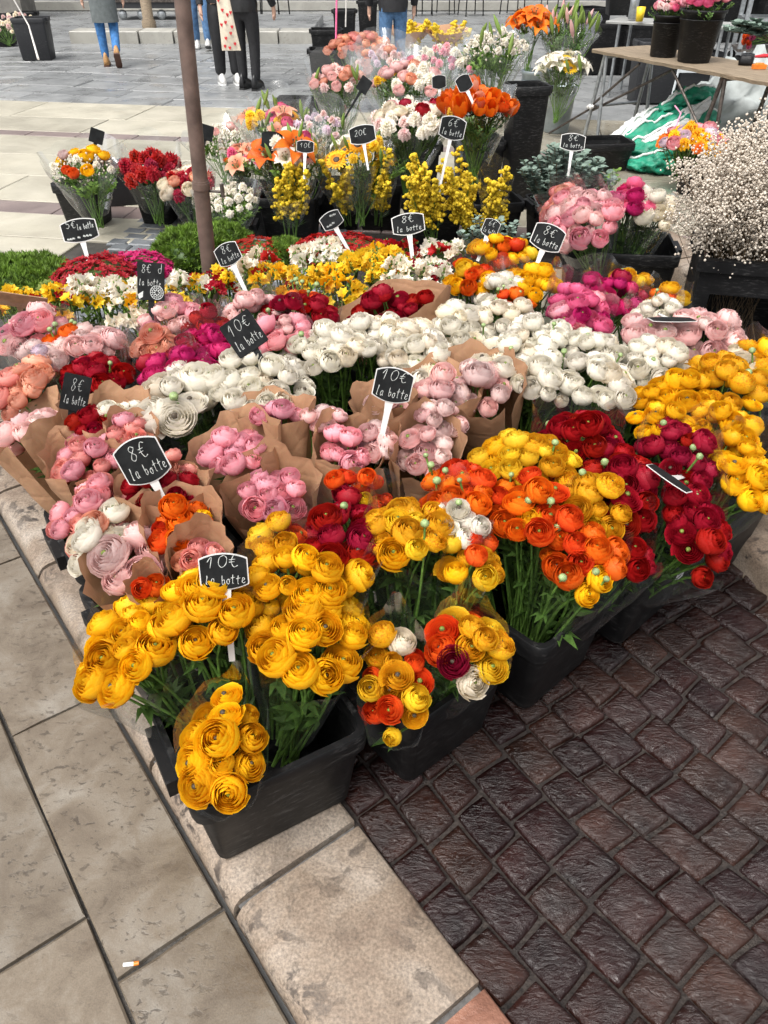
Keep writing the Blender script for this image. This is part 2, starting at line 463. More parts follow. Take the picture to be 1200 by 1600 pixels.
def mat_sett():
    m, nt, N, L, b = newmat('wet_porphyry')
    g = N.new('ShaderNodeNewGeometry'); oi = N.new('ShaderNodeObjectInfo')
    off = N.new('ShaderNodeVectorMath'); off.operation = 'ADD'
    rs = N.new('ShaderNodeMath'); rs.operation = 'MULTIPLY'; rs.inputs[1].default_value = 53.0
    L.new(oi.outputs['Random'], rs.inputs[0]); L.new(g.outputs['Position'], off.inputs[0]); L.new(rs.outputs[0], off.inputs[1])
    mp = N.new('ShaderNodeMapping'); mp.inputs['Scale'].default_value = (1.0, 2.2, 1.0)
    mp.inputs['Rotation'].default_value = (0, 0, 0.5)
    L.new(off.outputs[0], mp.inputs['Vector'])
    n1 = noise_tex(N, L, 26, 7, 0.62, mp.outputs[0], 1.8)
    n2 = noise_tex(N, L, 9, 4, 0.5, off.outputs[0])
    n6 = noise_tex(N, L, 2.4, 3, 0.5, g.outputs['Position'])
    n3 = noise_tex(N, L, 180, 3, 0.6, off.outputs[0])
    r = ramp(N, [(0.3, (0.008,0.0027,0.0022)), (0.55, (0.019,0.0064,0.005)), (0.8, (0.038,0.013,0.0095))]); L.new(n2.outputs[0], r.inputs[0])
    fl = ramp(N, [(0.66, 0.0), (0.74, 1.0)]); L.new(n3.outputs[0], fl.inputs[0])
    f2 = N.new('ShaderNodeMath'); f2.operation = 'MULTIPLY'; f2.inputs[1].default_value = 0.35; L.new(fl.outputs[0], f2.inputs[0])
    c = mixc(N, L, f2.outputs[0], r.outputs[0], (0.07,0.055,0.046))
    h = N.new('ShaderNodeHueSaturation')
    mr = N.new('ShaderNodeMapRange'); L.new(oi.outputs['Random'], mr.inputs[0]); mr.inputs[3].default_value = 0.7; mr.inputs[4].default_value = 1.45
    mh = N.new('ShaderNodeMapRange'); L.new(oi.outputs['Random'], mh.inputs[0]); mh.inputs[3].default_value = 0.485; mh.inputs[4].default_value = 0.515
    L.new(mr.outputs[0], h.inputs['Value']); L.new(mh.outputs[0], h.inputs['Hue']); L.new(c, h.inputs['Color'])
    L.new(h.outputs[0], b.inputs['Base Color'])
    rr = ramp(N, [(0.38, 0.07), (0.62, 0.36)]); L.new(n6.outputs[0], rr.inputs[0]); L.new(rr.outputs[0], b.inputs['Roughness'])
    b.inputs['Specular IOR Level'].default_value = 0.5
    bump(N, L, n1.outputs[0], 0.7, 0.010, b)
    return m
M_SETT = mat_sett()

# ------------------------------------------------------------------ ground
def W(s, v, z=0.0):                      # kerb frame: s runs away along the kerb, v across it to the right
    return Vector((-0.6 * s + 0.8 * v, 0.8 * s + 0.6 * v, z))
def prism(mb, poly, z0, z1, bev=0.006, m=0):
    """stone piece over a quad with a chamfered top"""
    c = sum((Vector(p) for p in poly), Vector((0, 0))) / len(poly)
    n = len(poly)
    V = [(p[0], p[1], z0) for p in poly] + [(p[0], p[1], z1 - bev) for p in poly]
    for p in poly:
        d = (c - Vector(p)); q = Vector(p) + d.normalized() * bev * 1.4
        V.append((q.x, q.y, z1))
    F = [(i, (i+1) % n, n + (i+1) % n, n + i) for i in range(n)]
    F += [(n + i, n + (i+1) % n, 2*n + (i+1) % n, 2*n + i) for i in range(n)]
    F.append(tuple(2*n + i for i in range(n)))
    mb.add(V, F, m)
def stone(name, parent, mat, fr, a0, a1, b0, b1, z0, z1, gap=0.006, jit=0.004, bev=0.006):
    """one stone between a0..a1 and b0..b1 of the frame function fr, with a slightly uneven outline"""
    pts = []
    nn = 3
    cs = [(a0+gap, b0+gap), (a1-gap, b0+gap), (a1-gap, b1-gap), (a0+gap, b1-gap)]
    for i in range(4):
        p, q = cs[i], cs[(i+1) % 4]
        for k in range(nn):
            t = k / nn
            jj = jit
            w = fr(p[0] + (q[0]-p[0])*t + rng.uniform(-jj, jj), p[1] + (q[1]-p[1])*t + rng.uniform(-jj, jj))
            pts.append((w.x, w.y))
    area = sum(pts[i][0]*pts[(i+1)%len(pts)][1] - pts[(i+1)%len(pts)][0]*pts[i][1] for i in range(len(pts)))
    if area < 0:
        pts.reverse()
    mb = MB()
    c = sum((Vector(p) for p in pts), Vector((0, 0))) / len(pts)
    prism(mb, [(p[0]-c.x, p[1]-c.y) for p in pts], z0, z1, bev)
    o = mb.build(name, mat, parent, smooth=False)
    o.location = (c.x, c.y, 0)
    return o
def sheet(name, corners, z, mat):
    mb = MB(); mb.add([(x, y, z) for x, y in corners], [tuple(range(len(corners)))])
    return structure(mb.build(name, mat, smooth=False))

ground = sheet('ground', [(-120, -40), (120, -40), (120, 160), (-120, 160)], -0.085, M_GROUND)

# left pavement of long limestone slabs, a little below the kerb
c_ = [W(-1.2, -3.2), W(-1.2, 0.202), W(5.2, 0.202), W(5.2, -3.2)]
pav = sheet('pavement', [(p.x, p.y) for p in c_], -0.058, M_MORTAR)
rows = [(-0.035, 0.203, 0.83), (-0.30, -0.035, 0.985), (-0.58, -0.30, 0.70), (-0.84, -0.58, 1.1), (-1.1, -0.84, 0.8), (-1.4, -1.1, 1.0), (-1.7, -1.4, 0.7)]
for v0, v1, s0 in rows:
    s = s0 - 0.712 * 3
    while s < 4.2:
        p = W(s + 0.35, (v0 + v1) / 2)
        if p.y > -0.2 and p.x > -2.6:
            stone('slab', pav, M_SLAB, lambda a, b: W(a, b), s, s + 0.712, v0, v1, -0.075, -0.042 + rng.uniform(-0.002, 0.002), gap=0.0042, jit=0.0026, bev=0.005)
        s += 0.712

# kerb of granular stones, rounded towards the pavement
c_ = [W(-1.4, 0.225), W(-1.4, 0.52), W(4.6, 0.52), W(4.6, 0.225)]
kerb = sheet('kerb', [(p.x, p.y) for p in c_], -0.03, simple('kerb_mortar', (0.13, 0.125, 0.12), 0.8, 0.2, 60, 0.5))
def kerb_stone(parent, s0, s1, mat, fr=W, v0=0.212, v1=0.522, top=0.0, bot=-0.08):
    mb = MB()
    w = v1 - v0
    prof = [(0, bot), (0, top-0.040), (0.006, top-0.020), (0.018, top-0.007), (0.040, top), (w*0.35, top+0.002), (w*0.6, top+0.001), (w*0.85, top), (w-0.006, top-0.001), (w, top-0.008), (w, bot)]
    ns = 6
    o0 = fr((s0+s1)/2, (v0+v1)/2)
    V = []
    for j in range(ns + 1):
        s = s0 + 0.008 + (s1 - s0 - 0.016) * j / ns
        for k, (a_, z) in enumerate(prof):
            zz = z + (rng.uniform(-0.0015, 0.0015) if 1 < k < 9 else 0) - (0.005 if j in (0, ns) and 1 < k < 9 else 0)
            p = fr(s, v0 + a_ + rng.uniform(-0.0015, 0.0015)) - o0
            V.append((p.x, p.y, zz))
    n = len(prof)
    F = [(j*n+k, j*n+k+1, (j+1)*n+k+1, (j+1)*n+k) for j in range(ns) for k in range(n-1)]
    F.append(tuple(range(n-1, -1, -1))); F.append(tuple(ns*n + k for k in range(n)))
    mb.add(V, F)
    o = mb.build('kerb_stone', mat, parent, smooth=True)
    mod = o.modifiers.new('e', 'EDGE_SPLIT'); mod.split_angle = R_(50)
    o.location = (o0.x, o0.y, 0)
    return o
js = [-1.2, -0.62, -0.05, 0.385, 0.80, 1.235, 1.66, 2.1, 2.6, 3.1, 3.6]
for i in range(len(js) - 1):
    kerb_stone(kerb, js[i], js[i+1], M_KERBRED if js[i] == -0.05 else M_KERB)

# wet porphyry setts of the roadway
c_ = [W(-2.2, 0.52), W(-2.2, 3.4), W(1.9, 3.4), W(1.9, 0.52)]
road = sheet('cobbled_road', [(p.x, p.y) for p in c_], -0.0265, M_GRIT)
def sett(parent, fr, a0, a1, b0, b1, top, gap):
    N_ = 8; SG_ = (0, .035, .12, .30, .5, .70, .88, .965, 1)
    mb = MB()
    o0 = fr((a0+a1)/2, (b0+b1)/2)
    cr = [(a0+gap+rng.uniform(0, .005), b0+gap+rng.uniform(0, .005)), (a1-gap-rng.uniform(0, .005), b0+gap+rng.uniform(0, .005)),
          (a1-gap-rng.uniform(0, .005), b1-gap-rng.uniform(0, .005)), (a0+gap+rng.uniform(0, .005), b1-gap-rng.uniform(0, .005))]
    tilt = (rng.uniform(-.004, .004), rng.uniform(-.004, .004))
    sd = Vector((rng.uniform(0, 90), rng.uniform(0, 90), 0))
    V = []
    for j in range(N_ + 1):
        for i in range(N_ + 1):
            u, v = SG_[i], SG_[j]
            # rounded plan: pull the corners in
            uu, vv = u*2-1, v*2-1
            k = 1 - 0.035 * (uu*uu) * (vv*vv)
            u2, v2 = (uu*k+1)/2, (vv*k+1)/2
            a_ = (cr[0][0]*(1-u2)+cr[1][0]*u2)*(1-v2) + (cr[3][0]*(1-u2)+cr[2][0]*u2)*v2
            b_ = (cr[0][1]*(1-u2)+cr[1][1]*u2)*(1-v2) + (cr[3][1]*(1-u2)+cr[2][1]*u2)*v2
            p = fr(a_, b_)
            ed = max(abs(uu), abs(vv))
            dome = -0.003 * (max(0, ed - 0.5) / 0.5) ** 2 - (0.016 if ed > 0.99 else 0)
            nz = noise.fractal(Vector((p.x*14, p.y*14, 0)) + sd, 0.9, 2.1, 4) * 0.0042
            V.append((p.x-o0.x, p.y-o0.y, top + dome + nz + tilt[0]*uu + tilt[1]*vv))
    F = [(j*(N_+1)+i, (j+1)*(N_+1)+i, (j+1)*(N_+1)+i+1, j*(N_+1)+i+1) for j in range(N_) for i in range(N_)]
    mb.add(V, F)
    o = mb.build('sett', M_SETT, parent)
    o.location = (o0.x, o0.y, 0)
    return o
v = 0.526
while v < 2.6:
    wv = rng.uniform(0.086, 0.116)
    s = -1.6 + rng.uniform(0, .15)
    while s < 1.15:
        ls = rng.uniform(0.085, 0.14)
        p = W(s + ls/2, v + wv/2)
        if p.y > 0.15 and p.x < 1.9 and not (s > 1.05 and v > 0.7):
            sett(road, lambda a_, b_: W(a_ + 0.012*math.sin(b_*9), b_ + 0.010*math.sin(a_*7 + 1)), s, s+ls, v, v+wv, -0.011 + rng.uniform(-.003, .003), rng.uniform(0.0, 0.0012))
        s += ls
    v += wv

# the square behind: limestone bays with red stone bands, grey paving beyond
e1, e2 = Vector((0.985, -0.17, 0)), Vector((0.17, 0.985, 0))
def E(a_, b_, z=0.0):
    q = e1 * a_ + e2 * b_
    return Vector((q.x, q.y, z))
c_ = [E(-9, 2.2), E(9, 2.2), E(9, 9.36), E(-9, 9.36)]
sq = sheet('square', [(p.x, p.y) for p in c_], -0.066, M_MORTAR)
rowsE = [(2.9, 3.6), (3.6, 4.3), (4.3, 4.72), (4.72, 5.22), (5.22, 5.50), (5.50, 6.2), (6.2, 6.9), (6.9, 7.62), (7.62, 7.82), (7.82, 8.5), (8.5, 9.36)]
for (b0, b1) in rowsE:
    band = (b0, b1) in ((5.22, 5.50), (7.62, 7.82))
    a_ = -7.5 + rng.uniform(0, 0.9)
    while a_ < 7.5:
        la = rng.uniform(0.42, 0.62) if band else rng.uniform(1.2, 1.9)
        mid = E(a_ + la/2, (b0+b1)/2)
        inset = (b1 <= 5.23 and mid.x > -1.9 and mid.x < 1.4)        # bay of small setts and the display
        if mid.y > 2.9 and not inset and not (mid.y < 4.2 and mid.x < 1.2) and abs(mid.x) < mid.y * 0.62 + 0.8:
            wet = mid.x > 0.6
            stone('slab', sq, M_BAND if band else (M_WETLIME if wet else M_LIME), E, a_, a_+la, b0, b1, -0.08, -0.052 + rng.uniform(-.0015, .0015), gap=0.006, jit=0.003, bev=0.004)
        a_ += la
# bay of small grey setts behind the display
c_ = [(-1.78, 5.42), (-1.62, 3.6), (1.5, 3.2), (1.4, 4.95)]
bay = sheet('sett_bay', c_, -0.060, M_GRIT)
b0 = 3.3
r_i = 0
while b0 < 5.2:
    a_ = -2.66 + (0.06 if r_i % 2 else 0.0) 
    while a_ < -1.1:
        la = rng.uniform(0.13, 0.2)
        mid = E(a_ + la/2, b0 + 0.06)
        if -1.75 < mid.x < -0.3 and mid.y > 3.7:
            stone('sett', bay, M_GSETT, E, a_, a_+la, b0, b0+0.115, -0.07, -0.046 + rng.uniform(-.003, .003), gap=0.006, jit=0.006, bev=0.008)
        a_ += la
    b0 += 0.115; r_i += 1
# grey paving
c_ = [E(-30, 9.36), E(30, 9.36), E(30, 40), E(-30, 40)]
gp = sheet('grey_paving', [(p.x, p.y) for p in c_], -0.070, M_GREY)
b0 = 9.37
while b0 < 13.6:
    hb = rng.uniform(0.45, 0.6)
    a_ = -9 + rng.uniform(0, .6)
    while a_ < 3.2:
        la = rng.uniform(0.7, 1.2)
        mid = E(a_ + la/2, b0)
        if abs(mid.x) < mid.y * 0.52 + 0.4 and mid.x < 1.4:
            stone('paving_slab', gp, M_GREY, lambda p, q: E(p, q + 0.10*math.sin(p*1.7)), a_, a_+la, b0, b0+hb, -0.09, -0.060 + rng.uniform(-.004, .004), gap=0.009, jit=0.008, bev=0.008)
        a_ += la
    b0 += hb

# kerb stones on the right of the display
kd = Vector((0.36, -0.933, 0)); kn = Vector((0.933, 0.36, 0))
def KR(o):
    return lambda a_, b_: Vector((o[0], o[1], 0)) - kd * a_ + kn * b_
rk = structure(link('rear_kerb', MB().add([(1.55,4.9,-.03),(2.0,5.05,-.03),(2.9,2.9,-.03),(2.4,2.8,-.03)], [(0,3,2,1)]).mesh('rear_kerb', M_MORTAR)))
fr_ = KR((2.30, 2.55))
for s0, s1 in ((0.0, 0.62), (0.62, 1.22), (1.22, 1.9), (1.9, 2.45)):
    kerb_stone(rk, s0, s1, M_KERB, fr_, 0.0, 0.34, 0.10, -0.08)
fr_ = KR((1.20, 1.60))
kerb_stone(rk, -0.25, 0.36, M_KERB, fr_, 0.0, 0.34, 0.09, -0.08)


# ------------------------------------------------------------------ flower bins
def rrect(w, d, r, z, n=4):
    P_ = []
    for cx, cy, a0 in ((w/2-r, d/2-r, 0), (-w/2+r, d/2-r, 90), (-w/2+r, -d/2+r, 180), (w/2-r, -d/2+r, 270)):
        for k in range(n):
            a_ = R_(a0 + 90 * k / (n - 1))
            P_.append((cx + r*math.cos(a_), cy + r*math.sin(a_), z))
    return P_
def loft(mb, rings, cap0=True, cap1=False, m=0):
    n = len(rings[0]); V = [p for r in rings for p in r]; F = []
    for j in range(len(rings) - 1):
        for k in range(n):
            F.append((j*n+k, j*n+(k+1)%n, (j+1)*n+(k+1)%n, (j+1)*n+k))
    if cap0: F.append(tuple(range(n-1, -1, -1)))
    if cap1: F.append(tuple((len(rings)-1)*n + k for k in range(n)))
    mb.add(V, F, m)
def bin_meshes(w, d, h, mat, key):
    mb = MB()
    bw, bd = w - 0.07, d - 0.08
    t = 0.004
    loft(mb, [rrect(bw-.01, bd-.01, .02, 0), rrect(bw, bd, .024, .006), rrect(w-.02, d-.02, .03, h-.03), rrect(w-.02-2*t, d-.02-2*t, .03, h-.03), rrect(bw-2*t, bd-2*t, .02, .012)], True, True)
    # moulded ribs on the short sides
    for sx in (-1, 1):
        mb.box((sx*(w/2-.012)-.006, -.055, h-.095), (sx*(w/2-.012)+.006, .055, h-.05))
    body = mb.mesh('bin_body', mat); 
    mb = MB()
    loft(mb, [rrect(w-.022, d-.022, .03, h-.055), rrect(w-.004, d-.004, .032, h-.055), rrect(w, d, .034, h-.03), rrect(w, d, .034, h-.004), rrect(w-.006, d-.006, .032, h), rrect(w-.03, d-.03, .03, h), rrect(w-.034, d-.034, .03, h-.012), rrect(w-.030, d-.030, .03, h-.04)], False, False)
    for sx in (-1, 1):                                                     # carrying ears
        mb.box((sx*w/2-.004, -.075, h-.05) if sx > 0 else (-w/2-.022, -.075, h-.05), (w/2+.022, .075, h-.006) if sx > 0 else (-w/2+.004, .075, h-.006))
    rim = mb.mesh('bin_rim', mat)
    return body, rim
BINM = {}
def flower_bin(label, loc, rotz, w=0.36, d=0.34, h=0.27, mat=None, group='black flower bins', sticker=None):
    mat = mat or M_BIN
    key = (w, d, h, mat.name)
    if key not in BINM:
        BINM[key] = bin_meshes(w, d, h, mat, key)
    t = thing('flower_bin', label, 'bin', loc, rotz, group)
    o1 = link('body', BINM[key][0], t); o2 = link('rim', BINM[key][1], t)
    for o in (o1, o2):
        if 'e' not in o.modifiers:
            md = o.modifiers.new('e', 'EDGE_SPLIT'); md.split_angle = R_(45)
    if sticker:
        x, z, sw, sh, face = sticker
        mb = MB()
        tz = math.atan2(0.03, h)
        def SP(a_, b_, k):
            yy = -(d-.08)/2 - (z + b_) / h * 0.03 - 0.002 - k
            return (x + a_, yy, z + b_)
        mb.add([SP(-sw/2, -sh/2, 0), SP(sw/2, -sh/2, 0), SP(sw/2, sh/2, 0), SP(-sw/2, sh/2, 0)], [(0, 1, 2, 3)])
        st = mb.build('sticker', M_PAPER, t, smooth=False)
        mb = MB()
        for i_ in range(3):
            q = -sh*0.32 + i_*sh*0.24
            mb.add([SP(-sw*.4, q, .0008), SP(sw*(.1+.12*i_), q, .0008), SP(sw*(.1+.12*i_), q+sh*.08, .0008), SP(-sw*.4, q+sh*.08, .0008)], [(0, 1, 2, 3)])
        mb.build('printed_lines', M_PRINT, st, smooth=False)
    return t
ROT = math.atan2(0.6, 0.8)
BINS = []      # (x, y) centres that carry bunches
def wbin(label, s, v, dr=0.0, **kw):
    p = W(s, v, kw.pop('z', -0.003))
    BINS.append((p.x, p.y))
    return flower_bin(label, p, ROT + dr, **kw)
wbin('nearest black bin on the kerb, scuffed, holding golden ranunculus', 1.00, 0.405, R_(-7), z=0.004, w=0.385)
wbin('second black bin on the cobbles under the red and yellow bunches', 0.94, 0.795, R_(3), w=0.335, h=0.28)
wbin('third black bin on the cobbles under the orange bunches', 0.93, 1.16, R_(6), w=0.335, h=0.28)
wbin('fourth black bin with a torn white sticker under crimson bunches', 0.935, 1.53, R_(6), w=0.335, h=0.28, sticker=(0.11, 0.15, 0.05, 0.075, 0))
wbin('fifth black bin on the cobbles under the crimson and golden bunches at right', 0.93, 1.90, R_(6), w=0.335, h=0.28)
for i_, (s_, v_, txt) in enumerate([
    (1.46, 0.42, 'black bin by the pavement under white and large pink bunches'),
    (1.83, 0.44, 'black bin by the pavement under the salmon paper bunches'),
    (2.34, 0.54, 'black bin by the pavement under the peach and dark red bunches'),
    (1.50, 0.82, 'black bin under the three bright pink paper cones'),
    (1.88, 0.86, 'black bin under the white bunches in the left middle'),
    (2.25, 0.92, 'black bin under the magenta and rose bunches'),
    (1.46, 1.20, 'black bin under the pale pink paper cones in the middle'),
    (1.84, 1.26, 'black bin under the left of the white band'),
    (2.20, 1.32, 'black bin under the dark crimson and coral bunches'),
    (1.42, 1.60, 'black bin under the tallest paper cone and white bunches'),
    (1.80, 1.68, 'black bin under the deep red paper bunch and back whites'),
    (1.36, 1.98, 'black bin under the right end of the white band'),
    (1.72, 2.06, 'black bin under the hot pink bunch'),
    (2.10, 2.08, 'black bin under the orange bunches at the back'),
    (1.36, 2.36, 'black bin under the broad pale pink mass'),
    (0.98, 2.30, 'black bin under the golden bunches at the far right edge'),
    (2.62, 1.00, 'black bin under the left freesias'), (2.58, 1.40, 'black bin under the yellow freesias'), (2.50, 1.80, 'black bin under the red and white freesias'),
    (2.72, 0.62, 'black bin under the freesias at the left edge'),
    ]):
    wbin(txt, s_, v_, R_(rng.uniform(-4, 4)))
wbin('large black bin of peony-like blooms behind the hot pink bunch', 2.462, 3.36, R_(-45), w=0.56, d=0.40, h=0.36, z=-0.05)

# ------------------------------------------------------------------ ranunculus blooms
def petal(mb, rr, phi, width, aR, bR, cz, al0, al1, twist, flare, nu, nv, ringf, m=0, wave=0.03):
    pr = rr.random(); ph = rr.uniform(0, 6.28); k1 = rr.uniform(1.5, 3)
    def fn(u, v):
        uu = u * 2 - 1
        tip = al1 * (1 - 0.17 * uu * uu + wave * math.sin(uu * k1 * 2 + ph))
        al = al0 + (tip - al0) * v
        r = aR * (1 + twist * uu) * math.sin(al)
        z = cz - bR * math.cos(al)
        fl = flare * max(0, v - 0.55) ** 1.6
        r += fl; z -= fl * 0.35
        a_ = phi + uu * width / 2 * (0.45 + 0.55 * math.sin(min(1, v * 1.25) * math.pi / 2))
        return (r * math.cos(a_), r * math.sin(a_), z)
    mb.grid(fn, nu, nv, m, lambda u, v: (v * (1 - 0.15 * abs(u*2-1)), ringf, pr))
def ranunculus(seed, opn):
    """unit-diameter bloom: overlapping cupped petals in rings round a green eye. opn 0 closed globe .. 1 wide open"""
    rr = random.Random(seed); mb = MB()
    K = 7
    ns = [5, 5, 6, 5, 5, 4, 4]
    lop = rr.uniform(0, 6.28)
    for k in range(K):
        f = k / (K - 1)
        aR = 0.50 * (1 - 0.80 * f ** 1.1)
        bR = (0.46 - 0.02 * f) * (1 - 0.24 * opn)
        al1 = math.pi * (0.72 + 0.08 * f - opn * (0.15 - 0.06 * f))
        n = ns[k]; ph0 = rr.uniform(0, 6.28)
        for i in range(n):
            ph = ph0 + 2*math.pi*i/n + rr.uniform(-.2, .2)
            flare = 0.02 + 0.12 * opn * (1 - f) ** 2
            tip = al1 * rr.uniform(.93, 1.04)
            if k == 0 and rr.random() < .35:                  # a petal that has let go of the globe
                flare += rr.uniform(.08, .20); tip *= .9
            ec = 1 + 0.05 * math.cos(ph - lop)
            petal(mb, rr, ph, 2*math.pi/n * rr.uniform(1.45, 1.85), aR * ec * rr.uniform(.95, 1.04), bR * rr.uniform(.95, 1.05), 0.42 - 0.06*opn, 0.25 if k else 0.12, tip, 0.06, flare, 5 if k < 3 else 4, 5 if k < 4 else 3, f, wave=.035)
    mb.ball((0, 0, 0.60 - 0.10*opn), 0.05 + 0.045 * opn, 7, 4, 1, (1, 1, 0.8))
    for i in range(5):                                        # sepals
        a_ = i * 1.2566
        q = [(0.03*math.cos(a_-1), 0.03*math.sin(a_-1), 0.0), (0.03*math.cos(a_+1), 0.03*math.sin(a_+1), 0.0), (0.30*math.cos(a_+.25), 0.30*math.sin(a_+.25), 0.035), (0.38*math.cos(a_), 0.38*math.sin(a_), 0.10), (0.30*math.cos(a_-.25), 0.30*math.sin(a_-.25), 0.035)]
        mb.add(q, [(0, 1, 2, 3, 4)], 2)
    return mb
RV = [ranunculus(11, 0.0), ranunculus(12, 0.15), ranunculus(13, 0.3), ranunculus(14, 0.6), ranunculus(15, 1.0), ranunculus(16, 0.1), ranunculus(17, 0.4), ranunculus(18, 0.22)]
RMESH = {}
def ran_mesh(col, v):
    if (col, v) not in RMESH:
        RMESH[(col, v)] = RV[v].mesh('ranunculus_' + col, [PM[col], M_EYE if rng.random() < .75 else M_EYED, M_STEM], True, True)
    return RMESH[(col, v)]
bud_mb = MB(); bud_mb.ball((0, 0, 0.45), 0.5, 8, 6, 0, (1, 1, 0.9))
for i_ in range(5):
    a_ = i_ * 1.2566
    bud_mb.add([(0.2*math.cos(a_-.6), 0.2*math.sin(a_-.6), 0.0), (0.2*math.cos(a_+.6), 0.2*math.sin(a_+.6), 0.0), (0.56*math.cos(a_), 0.56*math.sin(a_), 0.25)], [(0, 1, 2)], 0)
BUD = bud_mb.mesh('flower_bud', M_BUD)

PAL = {
 'gold': [('gold', 1)], 'red': [('red', 8), ('crim', 1)], 'crimson': [('crim', 3), ('red', 1)], 'white': [('white', 6), ('cream', 1)], 'cream': [('cream', 2), ('white', 2)],
 'orange': [('orange', 4), ('redor', 2), ('gold', .5)], 'picot': [('picot', 4), ('lemon', 1), ('gold', 1)], 'redyel': [('redor', 3), ('picot', 3), ('lemon', 1), ('red', 1)],
 'mixyel': [('lemon', 4), ('picot', 3), ('gold', 1), ('redor', .8), ('cream', .6)], 'mixpic': [('picot', 5), ('redor', 2.6), ('lemon', 2), ('crim', 1), ('cream', .4)],
 'mixorg': [('orange', 3), ('gold', 4), ('redor', 1), ('lemon', 1)],
 'pink': [('pink', 1)], 'pink2': [('rose', 3), ('lpink', 2), ('pink', 1)], 'lpink': [('lpink', 4), ('blush', 1)], 'blush': [('blush', 3), ('lpink', 2)],
 'salmon': [('salmon', 4), ('rose', 2), ('peach', 1)], 'peach': [('peach', 3), ('salmon', 1)], 'lav': [('lav', 3), ('blush', 2)], 'magenta': [('mag', 4), ('crim', .6)], 'hotpink': [('hot', 4), ('pink', 2), ('mag', 1)],
}
def pick(pal):
    c = PAL[pal]; t = rng.random() * sum(w for _, w in c)
    for k, w in c:
        t -= w
        if t <= 0: return k
    return c[-1][0]

def wrap_sheet(B, C, Rx, Ry, kind, front=0.86, back=1.14, seed=0, t0=0.25, spread=1.16, mat=None, base_r=0.03, open_a=0.25, nz=0.05):
    """conical sleeve round a bunch, open at the top, higher at the back than at the front; coordinates relative to B"""
    rr = random.Random(seed)
    axis = C - B; L_ = axis.length
    q = axis.to_track_quat('Z', 'Y').to_matrix()
    X = Vector((1, 0, 0)); X = (X - axis * X.dot(axis) / L_**2).normalized(); Y = axis.normalized().cross(X)
    if kind == 'kraft':
        NA, NL = 30, 7
    else:
        NA, NL = 36, 9
    ph = [rr.uniform(0, 6.28) for _ in range(6)]
    mb = MB()
    gap0 = rr.uniform(-2.4, -0.8)
    def fn(u, v):
        a_ = gap0 + open_a/2 + u * (2*math.pi - open_a)
        back_f = 0.5 + 0.5 * math.sin(a_)
        tj = 0.6 if kind == 'kraft' else 1.0
        top = front + (back - front) * back_f + tj * (0.045 * math.sin(3*a_ + ph[0]) + 0.03 * math.sin(7*a_ + ph[1]))
        if kind == 'clear':
            top += 0.03 * max(0, math.sin(2*a_ + ph[2])) ** 3
        t = t0 + (top - t0) * v
        k = (max(0, t - 0.05)) ** 0.9
        f = 1 + nz * math.sin(5*a_ + ph[3] + t*4) * v + nz * 0.7 * math.sin(9*a_ + ph[4] - t*7) * v + 0.05 * u * v
        if kind == 'kraft':
            f += 0.05 * math.sin(13*a_ + ph[5] + 3*t) * (v ** 2)
        rx = (base_r + (Rx*spread - base_r) * k) * f; ry = (base_r + (Ry*spread - base_r) * k) * f
        p = axis * t + X * (rx * math.cos(a_)) + Y * (ry * math.sin(a_))
        wz = noise.noise(p * 18 + Vector((seed * 3.1, 0, 0))) * (0.012 if kind == 'kraft' else 0.008) * v
        p = p + (X * math.cos(a_) + Y * math.sin(a_)) * wz
        if (B + p).z < 0.02: p.z = 0.02 - B.z
        return p
    mb.grid(fn, NA, NL)
    return mb

def stems_mesh(B, heads, leaf_n=2.0, rad=0.0032, leaf_len=0.06, low=0.25, hi=0.82):
    mb = MB()
    for (p, n) in heads:
        p = p - B
        end = Vector((rng.uniform(-.03, .03), rng.uniform(-.03, .03), rng.uniform(-.02, .02)))
        ctrl = p - n * p.length * 0.45 * rng.uniform(.7, 1.1)
        pts = []
        for i in range(6):
            t = i / 5
            pts.append(p*(1-t)**2 + ctrl*2*t*(1-t) + end*t*t)
        mb.tube(pts, [rad*.9]*2 + [rad*1.1]*4, 5, 0, False)
        k = int(leaf_n + rng.random())
        for _ in range(k):
            t = rng.uniform(1-hi, 1-low)
            o = p*(1-t)**2 + ctrl*2*t*(1-t) + end*t*t
            az = rng.uniform(0, 6.28); el = rng.uniform(.2, 1.0)
            d = Vector((math.cos(az)*math.cos(el), math.sin(az)*math.cos(el), math.sin(el)))
            sd = d.cross(Vector((0, 0, 1))).normalized(); up = sd.cross(d)
            ll = leaf_len * rng.uniform(.6, 1.3)
            for sgn, sc_ in ((0, 1.0), (.65, .72), (-.65, .72)):            # three-lobed leaf
                dd = (d + sd * sgn).normalized(); s2 = dd.cross(up).normalized()
                l2 = ll * sc_
                w = l2 * 0.16
                mb.add([tuple(o), tuple(o + dd*l2*.45 + s2*w + up*.004), tuple(o + dd*l2 - up*l2*.18), tuple(o + dd*l2*.45 - s2*w + up*.004)], [(0, 1, 2, 3)], 1)
    return mb
def bin_base(C, z=0.07):
    b = min(BINS, key=lambda q: (q[0]-C.x)**2 + (q[1]-C.y)**2)
    ox, oy = (C.x-b[0]), (C.y-b[1])
    return Vector((b[0] + max(-.1, min(.1, ox*.4)), b[1] + max(-.1, min(.1, oy*.4)), z))

